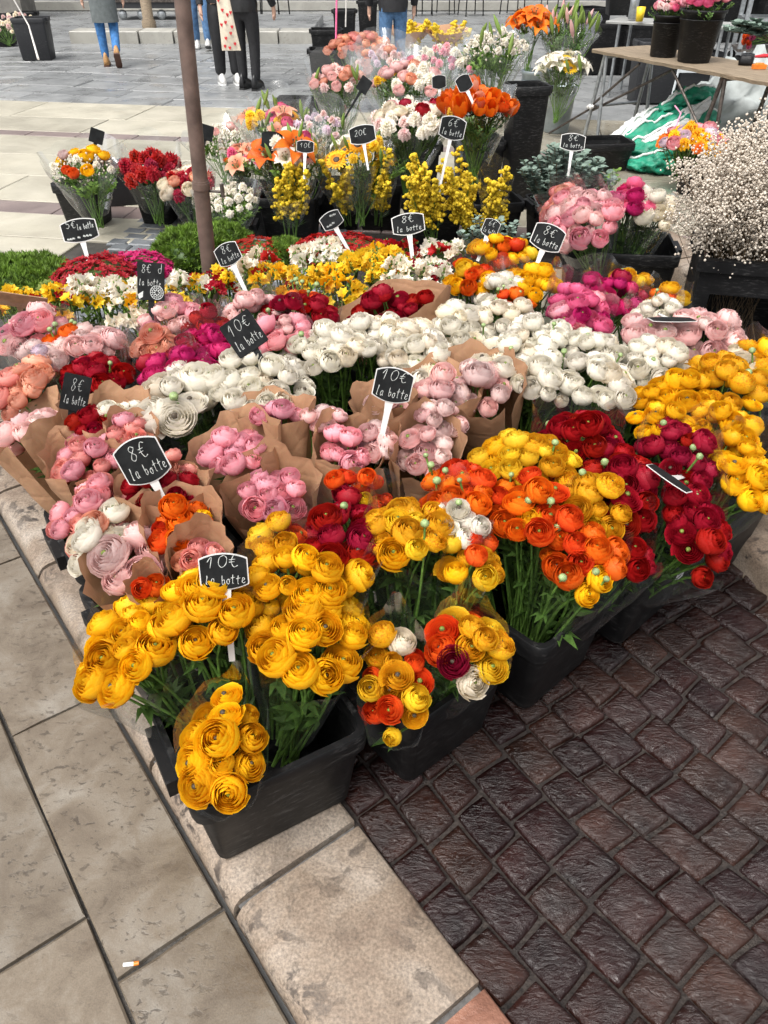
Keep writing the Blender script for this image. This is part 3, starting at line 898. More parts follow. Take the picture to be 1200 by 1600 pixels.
def dome(n, Rx, Ry, rise, jit, d):
    """n bloom places filling an ellipse, relaxed so that neighbours sit side by side; returns (x, y, h)"""
    pts = []
    for i in range(n):
        rho = math.sqrt((i + 0.5) / n); a_ = i * 2.39996 + rng.uniform(-.25, .25)
        pts.append([rho*math.cos(a_)*Rx, rho*math.sin(a_)*Ry])
    for _ in range(14):
        for i in range(n):
            for j in range(i):
                dx, dy = pts[i][0]-pts[j][0], pts[i][1]-pts[j][1]
                q = math.hypot(dx, dy) or 1e-4
                if q < d:
                    k = (d - q) / q * 0.35
                    pts[i][0] += dx*k; pts[i][1] += dy*k; pts[j][0] -= dx*k; pts[j][1] -= dy*k
        for p in pts:
            r = math.hypot(p[0]/Rx, p[1]/Ry)
            if r > 1:
                p[0] /= r; p[1] /= r
    return [(x, y, rise*(1 - min(1, (x/Rx)**2 + (y/Ry)**2)) + rng.uniform(-jit, jit)) for x, y in pts]

def bunch(C, Rx, Ry, d, pal, wrap, label, idx, B=None, group='ranunculus bunches', buds=0, dens=1.75, leaf=2.2, hl=0.0):
    C = Vector(C)
    B = B or bin_base(C)
    axis = (C - B); L_ = axis.length; ax = axis.normalized()
    wRx, wRy = Rx, Ry
    if wrap == 'kraft':
        Rx, Ry = (Rx*.86, Ry*.86) if pal in ('pink', 'lpink', 'blush') else (Rx*.95, Ry*.95)
    t = thing('ranunculus_bunch', label, 'flower bunch', B, 0, group)
    X = Vector((1, 0, 0)); X = (X - ax * X.dot(ax)).normalized(); Y = ax.cross(X)
    n = max(3, round(dens * Rx * Ry / (d/2)**2))
    ix, iy = max(d*.35, Rx - d*.33), max(d*.3, Ry - d*.33)
    heads = []
    for (x, y, h) in dome(n, ix, iy, min(0.045, Rx*.45), 0.024, d*0.88):
        p = C + X*x + Y*y + ax*h
        n_ = (ax*0.8 + Vector((0, 0, .35)) + (X*x/ix + Y*y/iy)*0.5 + Vector((rng.uniform(-.45, .45), rng.uniform(-.55, .2), 0))*0.9).normalized()
        sz = d * rng.uniform(.82, 1.14)
        vi = rng.choice([0, 0, 1, 1, 2, 2, 3, 4, 5, 5, 6, 7])
        if vi in (0, 5): sz *= rng.choice((.72, .9))
        c = pick(pal)
        o = link('flower', ran_mesh(c, vi), t)
        o.matrix_local = frame(n_, rng.uniform(0, 6.28), p - B - n_*d*0.3, sz)
        heads.append((p - n_*d*0.3, n_))
    for _ in range(buds):
        x, y = rng.uniform(-ix, ix), rng.uniform(-iy, iy)
        p = C + X*x + Y*y + ax*rng.uniform(.03, .06)
        n_ = (ax + Vector((rng.uniform(-.4, .4), rng.uniform(-.5, .2), .3))).normalized()
        o = link('bud', BUD, t); o.matrix_local = frame(n_, 0, p - B, d*rng.uniform(.2, .34))
        heads.append((p, n_))
    stems_mesh(B, heads, leaf).build('stems', [M_STEM, M_LEAF], t, True, kind='stuff')
    if wrap == 'clear':
        wrap_sheet(B, C, Rx, Ry, 'clear', 0.93, 1.14, idx, 0.3, 1.12).build('clear_sleeve', M_CLEAR, t)
    elif wrap == 'kraft':
        wrap_sheet(B, C, wRx, wRy, 'kraft', 1.01, 1.12, idx, 0.35, 1.24 if pal in ('pink', 'lpink', 'blush') else 1.18).build('paper_cone', M_KRAFT, t)
    return t
RAN = [  # head centre, half width, half depth, bloom size, palette, wrap, label
 ((-0.301, 0.890, 0.360), 0.075, 0.122, 0.0777, 'gold', 'clear', 'golden ranunculus bunch hanging lowest over the front corner of the nearest bin'),
 ((-0.516, 1.083, 0.430), 0.115, 0.135, 0.0758, 'gold', 'clear', 'golden ranunculus bunch leaning left over the pavement beside the kerb'),
 ((-0.352, 1.132, 0.500), 0.094, 0.119, 0.0756, 'gold', 'none', 'golden ranunculus bunch just below the front ten euro sign'),
 ((-0.156, 1.090, 0.460), 0.114, 0.144, 0.0778, 'gold', 'clear', 'upright golden ranunculus bunch in clear sleeve filling the right of the nearest bin'),
 ((-0.158, 1.176, 0.530), 0.125, 0.079, 0.0712, 'gold', 'clear', 'golden ranunculus bunch right of the front ten euro sign, against red flowers'),
 ((-0.228, 1.301, 0.530), 0.059, 0.089, 0.0644, 'redyel', 'none', 'small red and yellow ranunculus bunch between pink paper cone and golden flowers'),
 ((-0.102, 1.334, 0.530), 0.082, 0.141, 0.0768, 'red', 'clear', 'crimson ranunculus bunch in clear sleeve between pink paper cones and yellow picotee flowers'),
 ((-0.061, 1.480, 0.530), 0.091, 0.042, 0.0547, 'redyel', 'none', 'red and yellow ranunculus row behind the crimson bunch, below the pink paper cones'),
 ((0.051, 1.322, 0.540), 0.087, 0.113, 0.0733, 'picot', 'clear', 'yellow speckled ranunculus bunch on tall bare green stems beside the crimson bunch'),
 ((0.189, 1.278, 0.500), 0.067, 0.104, 0.0644, 'mixyel', 'none', 'cream, yellow and red ranunculus bunch below the small white bunch'),
 ((0.165, 1.356, 0.540), 0.069, 0.079, 0.0630, 'white', 'clear', 'small pure white ranunculus bunch among yellow and orange flowers'),
 ((0.022, 1.012, 0.400), 0.066, 0.127, 0.0663, 'mixpic', 'clear', 'red and speckled yellow ranunculus bunch drooping over the second bin'),
 ((0.172, 1.080, 0.430), 0.076, 0.089, 0.0704, 'mixpic', 'clear', 'yellow ranunculus bunch with one crimson bloom in clear sleeve jutting right'),
 ((0.169, 1.471, 0.540), 0.084, 0.114, 0.0694, 'orange', 'none', 'orange ranunculus bunch behind the small white bunch'),
 ((0.347, 1.581, 0.550), 0.132, 0.097, 0.0662, 'mixyel', 'none', 'yellow and apricot ranunculus bunch along the back of the orange flowers'),
 ((0.347, 1.417, 0.530), 0.103, 0.130, 0.0709, 'orange', 'none', 'orange ranunculus bunch with round green buds sticking up'),
 ((0.438, 1.316, 0.480), 0.089, 0.128, 0.0718, 'orange', 'clear', 'orange ranunculus bunch leaning out over the third bin'),
 ((0.481, 1.428, 0.540), 0.086, 0.098, 0.0681, 'picot', 'none', 'yellow speckled ranunculus bunch between orange and crimson bunches'),
 ((0.563, 1.507, 0.520), 0.080, 0.149, 0.0771, 'red', 'none', 'crimson ranunculus bunch in the fourth bin, behind the orange flowers'),
 ((0.581, 1.335, 0.470), 0.038, 0.081, 0.0668, 'red', 'clear', 'few crimson ranunculus low in clear sleeve above the fourth bin'),
 ((0.735, 1.428, 0.470), 0.076, 0.147, 0.0757, 'red', 'clear', 'crimson ranunculus bunch in clear sleeve leaning over the last bin on the right'),
 ((0.501, 1.682, 0.550), 0.102, 0.102, 0.0723, 'red', 'clear', 'crimson ranunculus bunch behind a shiny clear sleeve, below the white flowers'),
 ((0.737, 1.610, 0.550), 0.093, 0.110, 0.0670, 'crimson', 'clear', 'dark crimson ranunculus bunch on grey stems behind the edge-on price sign'),
 ((0.802, 1.904, 0.550), 0.111, 0.091, 0.0716, 'gold', 'none', 'golden ranunculus bunch directly below the pale pink mass'),
 ((0.737, 1.732, 0.550), 0.104, 0.067, 0.0637, 'gold', 'none', 'golden ranunculus bunch between the crimson bunches and the white flowers'),
 ((0.896, 1.755, 0.550), 0.088, 0.092, 0.0676, 'gold', 'none', 'golden ranunculus bunch at the back of the right edge'),
 ((0.893, 1.574, 0.530), 0.079, 0.115, 0.0696, 'gold', 'clear', 'golden ranunculus bunch at the right edge, nearest the cobbles'),
 ((0.977, 1.995, 0.550), 0.104, 0.155, 0.0777, 'picot', 'none', 'yellow ranunculus bunch speckled red, right of the pale pink mass'),
 ((1.126, 2.143, 0.550), 0.066, 0.127, 0.0740, 'mixyel', 'clear', 'yellow and red ranunculus bunch at the far right edge below the bin of gypsophila'),
 ((-0.582, 1.922, 0.540), 0.094, 0.158, 0.1192, 'white', 'clear', 'large white ranunculus bunch above the salmon paper bunch, left of other whites'),
 ((-0.364, 2.014, 0.540), 0.157, 0.163, 0.0822, 'white', 'none', 'white ranunculus bunch in front of the black diamond ten euro sign'),
 ((-0.190, 2.208, 0.540), 0.136, 0.131, 0.0798, 'white', 'none', 'white ranunculus bunch at the left end of the long white band'),
 ((-0.031, 2.289, 0.550), 0.123, 0.156, 0.0818, 'white', 'none', 'white ranunculus bunch directly behind the middle ten euro sign'),
 ((0.117, 2.152, 0.550), 0.109, 0.156, 0.0820, 'cream', 'none', 'creamy white ranunculus bunch behind the pale pink paper cones'),
 ((0.238, 2.340, 0.560), 0.116, 0.121, 0.0788, 'white', 'none', 'white ranunculus bunch in the band, below the deep red paper bunch'),
 ((0.361, 2.152, 0.550), 0.098, 0.128, 0.0781, 'white', 'none', 'white ranunculus bunch in the band, behind the tall paper cone'),
 ((0.403, 2.416, 0.560), 0.110, 0.100, 0.0764, 'cream', 'none', 'creamy white ranunculus bunch at the back of the band'),
 ((0.469, 2.035, 0.550), 0.090, 0.136, 0.0788, 'white', 'none', 'white ranunculus bunch right of the tall paper cone'),
 ((0.490, 2.291, 0.560), 0.090, 0.111, 0.0735, 'white', 'none', 'white ranunculus bunch left of the hot pink bunch'),
 ((0.627, 1.987, 0.550), 0.107, 0.121, 0.0738, 'white', 'none', 'white ranunculus bunch right of centre in the band above crimson flowers'),
 ((0.654, 2.196, 0.550), 0.091, 0.101, 0.0714, 'white', 'none', 'white ranunculus bunch below the hot pink bunch'),
 ((0.825, 2.101, 0.550), 0.100, 0.098, 0.0730, 'white', 'none', 'white ranunculus bunch at the right end of the band by golden flowers'),
 ((-0.386, 1.699, 0.500), 0.097, 0.110, 0.0772, 'pink', 'kraft', 'bright pink ranunculus bunch in brown paper cone, upper left of three'),
 ((-0.093, 1.717, 0.500), 0.078, 0.092, 0.0744, 'pink', 'kraft', 'bright pink ranunculus bunch in a wide brown paper cone left of the middle sign stake'),
 ((-0.279, 1.549, 0.470), 0.096, 0.098, 0.0734, 'pink', 'kraft', 'bright pink ranunculus bunch in brown paper cone, lowest of the three'),
 ((-0.299, 1.839, 0.530), 0.088, 0.051, 0.0632, 'pink', 'kraft', 'bright pink ranunculus bunch peeping over brown paper in front of the whites'),
 ((-0.166, 1.822, 0.530), 0.059, 0.044, 0.0593, 'lpink', 'none', 'few pale pink ranunculus behind the wide brown paper cone'),
 ((0.110, 1.708, 0.500), 0.078, 0.098, 0.0708, 'lpink', 'kraft', 'pale pink ranunculus bunch in folded brown paper cone beside yellow flowers'),
 ((-0.017, 1.740, 0.510), 0.048, 0.087, 0.0646, 'lpink', 'kraft', 'pale pink ranunculus bunch around the middle sign stake'),
 ((0.000, 1.886, 0.540), 0.071, 0.039, 0.0642, 'lpink', 'kraft', 'pale pink ranunculus peeping over paper just behind the middle sign'),
 ((0.165, 1.960, 0.540), 0.092, 0.087, 0.0733, 'lpink', 'kraft', 'pale pink ranunculus bunch right of the middle sign'),
 ((0.277, 1.986, 0.540), 0.104, 0.114, 0.0850, 'blush', 'kraft', 'blush pink ranunculus bunch in the tallest brown paper cone'),
 ((0.156, 1.805, 0.540), 0.069, 0.044, 0.0553, 'blush', 'none', 'blush ranunculus tucked between two brown paper cones'),
 ((-1.001, 1.864, 0.470), 0.079, 0.131, 0.0938, 'lpink', 'kraft', 'pale pink ranunculus bunch in brown paper at the far left edge'),
 ((-0.795, 1.839, 0.510), 0.074, 0.096, 0.0671, 'red', 'kraft', 'dark red ranunculus bunch in brown paper below the small black slate'),
 ((-0.723, 1.857, 0.540), 0.067, 0.045, 0.0635, 'white', 'kraft', 'white ranunculus peeping over brown paper behind the dark red bunch'),
 ((-0.777, 1.699, 0.480), 0.098, 0.092, 0.0709, 'salmon', 'kraft', 'salmon ranunculus bunch with green eyes left of the large eight euro sign'),
 ((-0.674, 1.756, 0.520), 0.058, 0.050, 0.0580, 'salmon', 'kraft', 'few salmon ranunculus behind the large eight euro sign'),
 ((-0.704, 1.496, 0.460), 0.097, 0.143, 0.0720, 'salmon', 'none', 'salmon pink ranunculus bunch below the large eight euro sign'),
 ((-0.534, 1.507, 0.510), 0.096, 0.071, 0.0619, 'red', 'kraft', 'dark red ranunculus bunch in brown paper right of the large eight euro sign'),
 ((-0.658, 1.393, 0.460), 0.072, 0.116, 0.0688, 'white', 'none', 'pure white ranunculus bunch between salmon and large pink blooms'),
 ((-0.566, 1.324, 0.460), 0.084, 0.112, 0.0958, 'lpink', 'kraft', 'large pale pink ranunculus bunch in crumpled brown paper near the pavement'),
 ((-0.465, 1.390, 0.500), 0.074, 0.084, 0.0649, 'orange', 'kraft', 'orange ranunculus bunch in brown paper left of the pink paper cones'),
 ((-0.401, 1.275, 0.510), 0.056, 0.053, 0.0585, 'salmon', 'kraft', 'salmon ranunculus bunch just behind the front ten euro sign'),
 ((-0.501, 1.205, 0.480), 0.035, 0.033, 0.0545, 'orange', 'kraft', 'few orange ranunculus in brown paper above the golden flowers'),
 ((-0.530, 1.574, 0.530), 0.073, 0.040, 0.0538, 'salmon', 'none', 'salmon ranunculus row behind the dark red paper bunch'),
 ((-1.160, 2.394, 0.520), 0.123, 0.101, 0.0937, 'pink2', 'clear', 'rose pink ranunculus bunch at the left edge behind the peach one'),
 ((-0.952, 2.306, 0.520), 0.104, 0.105, 0.0828, 'blush', 'clear', 'blush white ranunculus bunch above the dark red sleeve at left'),
 ((-1.072, 2.225, 0.510), 0.089, 0.096, 0.0849, 'lav', 'clear', 'lilac white ranunculus bunch between rose pink and peach bunches'),
 ((-0.884, 2.131, 0.500), 0.106, 0.093, 0.0747, 'red', 'clear', 'dark red ranunculus bunch in clear sleeve beside the small black slate'),
 ((-1.088, 2.068, 0.490), 0.089, 0.112, 0.0848, 'peach', 'clear', 'peach ranunculus bunch with green eyes at the left edge'),
 ((-1.042, 2.333, 0.530), 0.075, 0.038, 0.0750, 'orange', 'none', 'few orange ranunculus among the blush bunches at left'),
 ((-0.601, 2.121, 0.540), 0.147, 0.127, 0.0736, 'magenta', 'clear', 'magenta ranunculus bunch above the large white blooms'),
 ((-0.539, 2.219, 0.550), 0.088, 0.087, 0.0719, 'magenta', 'clear', 'magenta ranunculus bunch beside the black diamond ten euro sign'),
 ((-0.715, 2.242, 0.550), 0.076, 0.066, 0.0765, 'peach', 'clear', 'coral ranunculus bunch left of the magenta flowers'),
 ((-0.712, 2.440, 0.550), 0.107, 0.101, 0.0772, 'pink2', 'clear', 'rose pink ranunculus bunch below the slate with round emblem'),
 ((-0.593, 2.378, 0.550), 0.084, 0.061, 0.0673, 'red', 'clear', 'red ranunculus bunch between rose pink and pale bunches'),
 ((-0.443, 2.469, 0.560), 0.095, 0.086, 0.0734, 'lpink', 'clear', 'pale pink ranunculus bunch behind the black diamond ten euro sign'),
 ((-0.328, 2.299, 0.550), 0.098, 0.104, 0.0779, 'pink2', 'clear', 'rose pink ranunculus bunch right of the black diamond sign'),
 ((-0.280, 2.459, 0.560), 0.125, 0.094, 0.0732, 'crimson', 'clear', 'dark crimson ranunculus bunch in clear sleeve left of the deep red paper bunch'),
 ((-0.273, 2.592, 0.560), 0.076, 0.049, 0.0717, 'orange', 'none', 'coral orange ranunculus row behind the dark crimson bunch'),
 ((0.022, 2.480, 0.560), 0.173, 0.079, 0.0736, 'red', 'kraft', 'deep red ranunculus bunch in brown paper between freesias and the white band'),
 ((0.474, 3.076, 0.560), 0.133, 0.112, 0.0819, 'mixorg', 'none', 'orange and yellow ranunculus bunch left of the eight euro sign at back right'),
 ((0.319, 2.776, 0.560), 0.094, 0.112, 0.0756, 'mixorg', 'clear', 'red orange and yellow ranunculus bunch at the right of the freesias'),
 ((0.412, 2.669, 0.560), 0.082, 0.100, 0.0733, 'white', 'clear', 'white ranunculus bunch among orange bunches at the back'),
 ((0.536, 2.731, 0.560), 0.107, 0.127, 0.0746, 'gold', 'clear', 'golden orange ranunculus bunch below the back eight euro sign'),
 ((0.443, 2.552, 0.560), 0.080, 0.048, 0.0620, 'orange', 'none', 'orange ranunculus row above the white band'),
 ((0.656, 2.459, 0.560), 0.099, 0.156, 0.0818, 'hotpink', 'clear', 'hot pink ranunculus bunch between two white bunches'),
 ((0.818, 2.639, 0.560), 0.114, 0.107, 0.0727, 'magenta', 'clear', 'magenta and pink ranunculus bunch in front of the large black bin'),
 ((0.897, 2.736, 0.570), 0.070, 0.051, 0.0652, 'mixyel', 'none', 'few yellow and red ranunculus in front of the large black bin'),
 ((0.914, 2.480, 0.560), 0.082, 0.063, 0.0650, 'white', 'clear', 'small white ranunculus bunch behind the pale pink mass'),
 ((0.987, 2.581, 0.560), 0.080, 0.049, 0.0670, 'mixorg', 'clear', 'orange ranunculus bunch in shiny sleeve near the rear kerb'),
 ((0.876, 2.313, 0.550), 0.115, 0.120, 0.0865, 'lpink', 'none', 'left half of the broad pale pink ranunculus mass'),
 ((1.040, 2.313, 0.550), 0.103, 0.127, 0.0865, 'lpink', 'none', 'right half of the broad pale pink ranunculus mass'),
 ((0.943, 3.727, 0.500), 0.163, 0.198, 0.1088, 'pink2', 'clear', 'large rose pink blooms at the front left of the big rear bin'),
 ((0.877, 3.908, 0.520), 0.113, 0.137, 0.0939, 'salmon', 'clear', 'salmon blooms at the left side of the big rear bin'),
 ((1.222, 3.974, 0.520), 0.114, 0.173, 0.1016, 'hotpink', 'clear', 'crimson pink blooms in the middle of the big rear bin'),
 ((1.324, 3.904, 0.500), 0.107, 0.171, 0.1067, 'cream', 'clear', 'cream blooms at the right of the big rear bin'),
]
BUDS = {'orange': 5, 'red': 1, 'crimson': 3, 'white': 1, 'mixyel': 1, 'picot': 1}
for i_, (C, rx_, ry_, d_, pal, wr, lab) in enumerate(RAN):
    d_ *= 0.94 if i_ < 4 else (0.9 if C[1] < 1.5 else 0.87)
    ry_ = max(ry_, d_ * 0.6)
    bunch(C, rx_, ry_, d_, pal, wr, lab, i_, buds=BUDS.get(pal, 0) if rx_ > .06 and wr != 'kraft' else 0)


# ------------------------------------------------------------------ other flower kinds (unit size meshes, axis +Z)
def freesia(seed):
    rr = random.Random(seed); mb = MB()
    bend = Vector((1, 0, 0))
    def pt(t): return Vector((0.9*t, 0, 0.75*math.sin(t*1.7)*0.9))
    mb.tube([pt(t/5*0.95) for t in range(6)], [.035]*6, 4, 1, False)
    for k in range(9):
        t = 0.1 + 0.1*k
        o = pt(t); sd = (-1) ** k
        d = Vector((0.25, sd*0.75, 0.75 + rr.uniform(-.15, .25))).normalized()
        M = frame(d, rr.uniform(0, 6), o)
        if k < 5:
            sc = 1.0 - 0.09*k + rr.uniform(-.05, .08); V = []; C = []
            nA = 12
            for r, z, col in ((.05, .02, .1), (.09, .22, .35), (.2, .42, .7), (.34, .52, 1.0)):
                for i in range(nA):
                    a_ = 2*math.pi*i/nA; q = r * (1 + (0.16 if i % 2 == 0 else -0.22) * (r/.34)**2)
                    V.append(tuple(M @ Vector((q*sc*math.cos(a_), q*sc*math.sin(a_), z*sc + (0.0 if i % 2 else 0.04)*r/.34)))); C.append((col, .5, rr.random()))
            F = [(j*nA+i, j*nA+(i+1)%nA, (j+1)*nA+(i+1)%nA, (j+1)*nA+i) for j in range(3) for i in range(nA)]
            mb.add(V, F, 0, C)
            mb.ball(tuple(M @ Vector((0, 0, .1))), .09, 5, 3, 1, (1, 1, 1.5))
        else:
            sc = 1.15 - 0.09*k
            mb.ball(tuple(o + d*.15*sc), .17*sc, 6, 4, 0 if k < 7 else 1, (.55, .55, 1.5), M.to_3x3())
    return mb
def ruffle(seed, layers=5, n=22, amp=.16):
    """carnation or marigold: stacked frilled discs"""
    rr = random.Random(seed); mb = MB()
    for l in range(layers):
        f = l / (layers - 1); R0 = .5*(1 - .55*f**1.5); ph = rr.uniform(0, 6.28); z0 = .12 + .42*f
        def fn(u, v, R0=R0, ph=ph, z0=z0, f=f):
            a_ = u*2*math.pi
            w = math.sin(a_*6 + ph)*.5 + math.sin(a_*11 + ph*2)*.5
            r = R0*v*(1 + .10*math.sin(a_*9 + ph))
            return (r*math.cos(a_), r*math.sin(a_), z0 - .3*(1-f)*v*v*.6 + .12*v + amp*w*v*v*.7)
        mb.grid(fn, n*2, 3, 0, lambda u, v: (v, .5, .5))
    mb.lathe([(.02, -.05), (.1, 0), (.12, .15)], 6, 1)
    return mb
def lily(seed, n=6, wide=.17, ln=.62, curl=.35):
    rr = random.Random(seed); mb = MB()
    for i in range(n):
        a0 = i*2*math.pi/n + rr.uniform(-.1, .1); pr = rr.random()
        def fn(u, v):
            uu = u*2-1; w = wide*math.sin(math.pi*min(1, v*.95 + .04))**.8
            r = ln*v**1.3; z = .55*math.sin(v*1.9)*.8 - curl*max(0, v-.6)*1.2
            return (r*math.cos(a0) - uu*w*math.sin(a0), r*math.sin(a0) + uu*w*math.cos(a0), z + .05*uu*uu)
        mb.grid(fn, 2, 6, 0, lambda u, v: (v, .5, pr))
    for i in range(5):
        a_ = i*1.256; mb.tube([(0, 0, .1), (.12*math.cos(a_), .12*math.sin(a_), .5)], .012, 3, 1, False)
        mb.ball((.12*math.cos(a_), .12*math.sin(a_), .5), .03, 4, 3, 2)
    return mb
def gerbera(seed):
    rr = random.Random(seed); mb = MB()
    for ring in range(2):
        for i in range(18):
            a0 = (i + ring*.5)*2*math.pi/18 + rr.uniform(-.05, .05); ll = (.5 - .1*ring)*rr.uniform(.92, 1.05)
            def fn(u, v):
                uu = u*2-1; r = .1 + (ll-.1)*v; w = .07*math.sin(math.pi*(.15 + .75*v))
                return (r*math.cos(a0) - uu*w*math.sin(a0), r*math.sin(a0) + uu*w*math.cos(a0), .08 + .05*ring + .06*v - .06*v*v)
            mb.grid(fn, 1, 3, 0, lambda u, v: (v, .5, .5))
    mb.ball((0, 0, .12), .16, 10, 5, 1, (1, 1, .4))
    mb.tube([(0, 0, .08), (0, 0, -.1)], .03, 4, 2, False)
    return mb
def tulip(seed):
    rr = random.Random(seed); mb = MB()
    for i in range(6):
        petal(mb, rr, i*math.pi/3, 1.5, .36 if i % 2 else .32, .55, .5, .15, math.pi*.76, .05, .12 if i % 2 else .04, 4, 5, .5)
    return mb
def lilybud(seed):
    mb = MB(); prof = [(.02, 0), (.09, .15), (.13, .45), (.11, .8), (.04, 1.05), (.0, 1.12)]
    mb.lathe(prof, 6, 0); mb.tube([(0, 0, 0), (0, 0, -.3)], .02, 3, 0, False)
    return mb
def leaf_spray(seed, n=14, ll=.35, w=.3):
    rr = random.Random(seed); mb = MB()
    for k in range(5):
        d = Vector((rr.uniform(-.5, .5), rr.uniform(-.5, .5), 1)).normalized()
        mb.tube([(0, 0, 0), tuple(d)], .015, 3, 1, False)
        for j in range(n):
            t = .25 + .75*j/n; az = rr.uniform(0, 6.28)
            o = d*t; q = (Vector((math.cos(az), math.sin(az), .6))).normalized(); s = q.cross(d).normalized()
            l = ll*(1.1-.5*t)*.5
            mb.add([tuple(o), tuple(o+q*l*.5+s*l*w), tuple(o+q*l), tuple(o+q*l*.5-s*l*w)], [(0, 1, 2, 3)], 0)
    return mb
FREE = [freesia(s) for s in (1, 2, 3, 4)]
RUF = [ruffle(5), ruffle(6, 6, 18, .2)]
LIL = [lily(7), lily(8, 6, .2, .55, .2)]
GER = gerbera(9); TUL = [tulip(10), tulip(11)]; LBUD = lilybud(1)
MESHES = {}
def fmesh(kind, col, i=0):
    k = (kind, col, i)
    if k not in MESHES:
        src, mats = {
            'freesia': (FREE[i % 4], [PM[col], M_LEAF2]) if kind == 'freesia' else (None, None),
            'ruffle': (RUF[i % 2], [PM.get(col), M_STEM]), 'lily': (LIL[i % 2], [PM.get(col), M_BUD, M_TWIG]),
            'gerbera': (GER, [PM.get(col), M_EYED, M_STEM]), 'tulip': (TUL[i % 2], [PM.get(col)]), 'bud': (LBUD, [PM['green'] if col == 'green' else PM.get(col)]),
        }[kind]
        MESHES[k] = src.mesh(kind + '_' + col, mats, True, True)
    return MESHES[k]

# ------------------------------------------------------------------ freesias
def freesia_bunch(C, Rx, Ry, cols, label, n=16, sz=0.062, B=None):
    C = Vector(C); B = B or bin_base(C)
    t = thing('freesia_bunch', label, 'flower bunch', B, 0, 'freesia bunches')
    ax = (C - B).normalized(); X = Vector((1, 0, 0)); X = (X - ax*X.dot(ax)).normalized(); Y = ax.cross(X)
    heads = []
    for (x, y, h) in dome(n, Rx, Ry, .03, .015, sz*.75):
        p = C + X*x + Y*y + ax*h
        n_ = (ax + (X*x/Rx + Y*y/Ry)*.45 + Vector((rng.uniform(-.3, .3), rng.uniform(-.5, .1), .2))).normalized()
        c = rng.choice(cols)
        o = link('flower', fmesh('freesia', c, rng.randrange(4)), t)
        o.matrix_local = frame(n_, rng.uniform(0, 6.28), p - B - n_*.02, sz*rng.uniform(.85, 1.2))
        heads.append((p - n_*.02, n_))
    stems_mesh(B, heads, 3.5, .0022, .05, .3, .98).build('stems', [M_STEM, M_LEAF2], t, True, kind='stuff')
    # tight green buds between the blooms
    mb = MB()
    for _ in range(n*4):
        r, a_ = math.sqrt(rng.random()), rng.uniform(0, 6.28)
        p = C + X*Rx*1.1*r*math.cos(a_) + Y*Ry*1.1*r*math.sin(a_) + ax*rng.uniform(-.03, .025) - B
        mb.ball(tuple(p), rng.uniform(.004, .008), 5, 3, 0, (.6, .6, 1.6), frame((ax + Vector((rng.uniform(-.6, .6), rng.uniform(-.6, .6), 0))).normalized()).to_3x3())
    mb.build('buds', M_LEAF2, t, True, kind='stuff')
    return t
Y_, W_, RD = ['lemon', 'gold', 'lemon'], ['white', 'white', 'cream'], ['red']
for px, rx_, ry_, cols, n_, lab in [
    ((-0.192, 2.804, 0.520), .13, .12, Y_, 20, 'yellow freesia bunch in the middle, nearest the deep red paper bunch'),
    ((-0.025, 2.993, 0.530), .14, .12, Y_, 20, 'yellow freesia bunch just in front of the dark red sweet williams'),
    ((-0.424, 2.836, 0.520), .10, .11, Y_ + RD, 15, 'yellow freesia bunch with some red, left of the large yellow ones'),
    ((-0.260, 3.111, 0.530), .11, .10, W_, 15, 'white freesia bunch behind the yellow freesias'),
    ((-0.527, 2.979, 0.530), .11, .11, W_ + RD, 16, 'white freesia bunch under the small bordered sign by the pole'),
    ((-0.636, 2.804, 0.520), .10, .10, Y_ + RD + W_, 14, 'mixed freesia bunch right of the slate with round emblem'),
    ((0.219, 3.082, 0.540), .11, .11, W_ + RD, 15, 'white freesia bunch at the foot of the back eight euro sign'),
    ((0.109, 2.843, 0.530), .12, .10, W_, 16, 'creamy white freesia bunch right of the yellow freesias'),
    ((0.065, 3.111, 0.530), .08, .10, RD, 12, 'dark red freesia bunch between yellow and white freesias'),
    ((0.220, 2.869, 0.520), .08, .09, RD + W_, 10, 'dark red and white freesia bunch beside the orange ranunculus'),
    ((-1.143, 2.633, 0.520), .11, .11, Y_ + RD, 15, 'yellow and red freesia bunch at the left, by the brown card'),
    ((-1.025, 2.703, 0.530), .10, .10, W_, 14, 'white freesia bunch under the magenta sweet williams'),
    ((-0.895, 2.608, 0.530), .08, .11, Y_ + W_, 12, 'yellow and white freesia bunch left of the slate with round emblem'),
    ((-0.757, 2.703, 0.530), .09, .10, W_ + Y_, 13, 'white and yellow freesia bunch right behind the slate with round emblem'),
    ((-1.328, 2.682, 0.500), .09, .10, Y_ + ['green'], 10, 'greenish yellow freesia bunch half behind the brown card'),
    ]:
    freesia_bunch(px, rx_, ry_, cols, lab, n_)

# ------------------------------------------------------------------ domes of tiny blooms: sweet william, green dianthus
def scatter_dome(C, Rx, Ry, Rz, n, tmpl, size, mats, seed, low=-.1, nrm_up=.4):
    rr = random.Random(seed); mb = MB()
    for i in range(n):
        z = rr.uniform(low, 1); a_ = rr.uniform(0, 6.28); r = math.sqrt(max(0, 1-z*z))
        q = Vector((r*math.cos(a_), r*math.sin(a_), z))
        lump = 1 + .10*math.sin(q.x*7 + seed) * math.sin(q.y*8 + seed*2)
        p = Vector((q.x*Rx, q.y*Ry, q.z*Rz)) * lump * rr.uniform(.9, 1.02)
        nr = (Vector((q.x/Rx, q.y/Ry, q.z/Rz)).normalized() + Vector((0, 0, nrm_up)) + Vector((rr.uniform(-.5, .5), rr.uniform(-.5, .5), 0))).normalized()
        T = tmpl[rr.randrange(len(tmpl))]
        mb.put(T, frame(nr, rr.uniform(0, 6.28), p, size*rr.uniform(.7, 1.25)))
    return mb
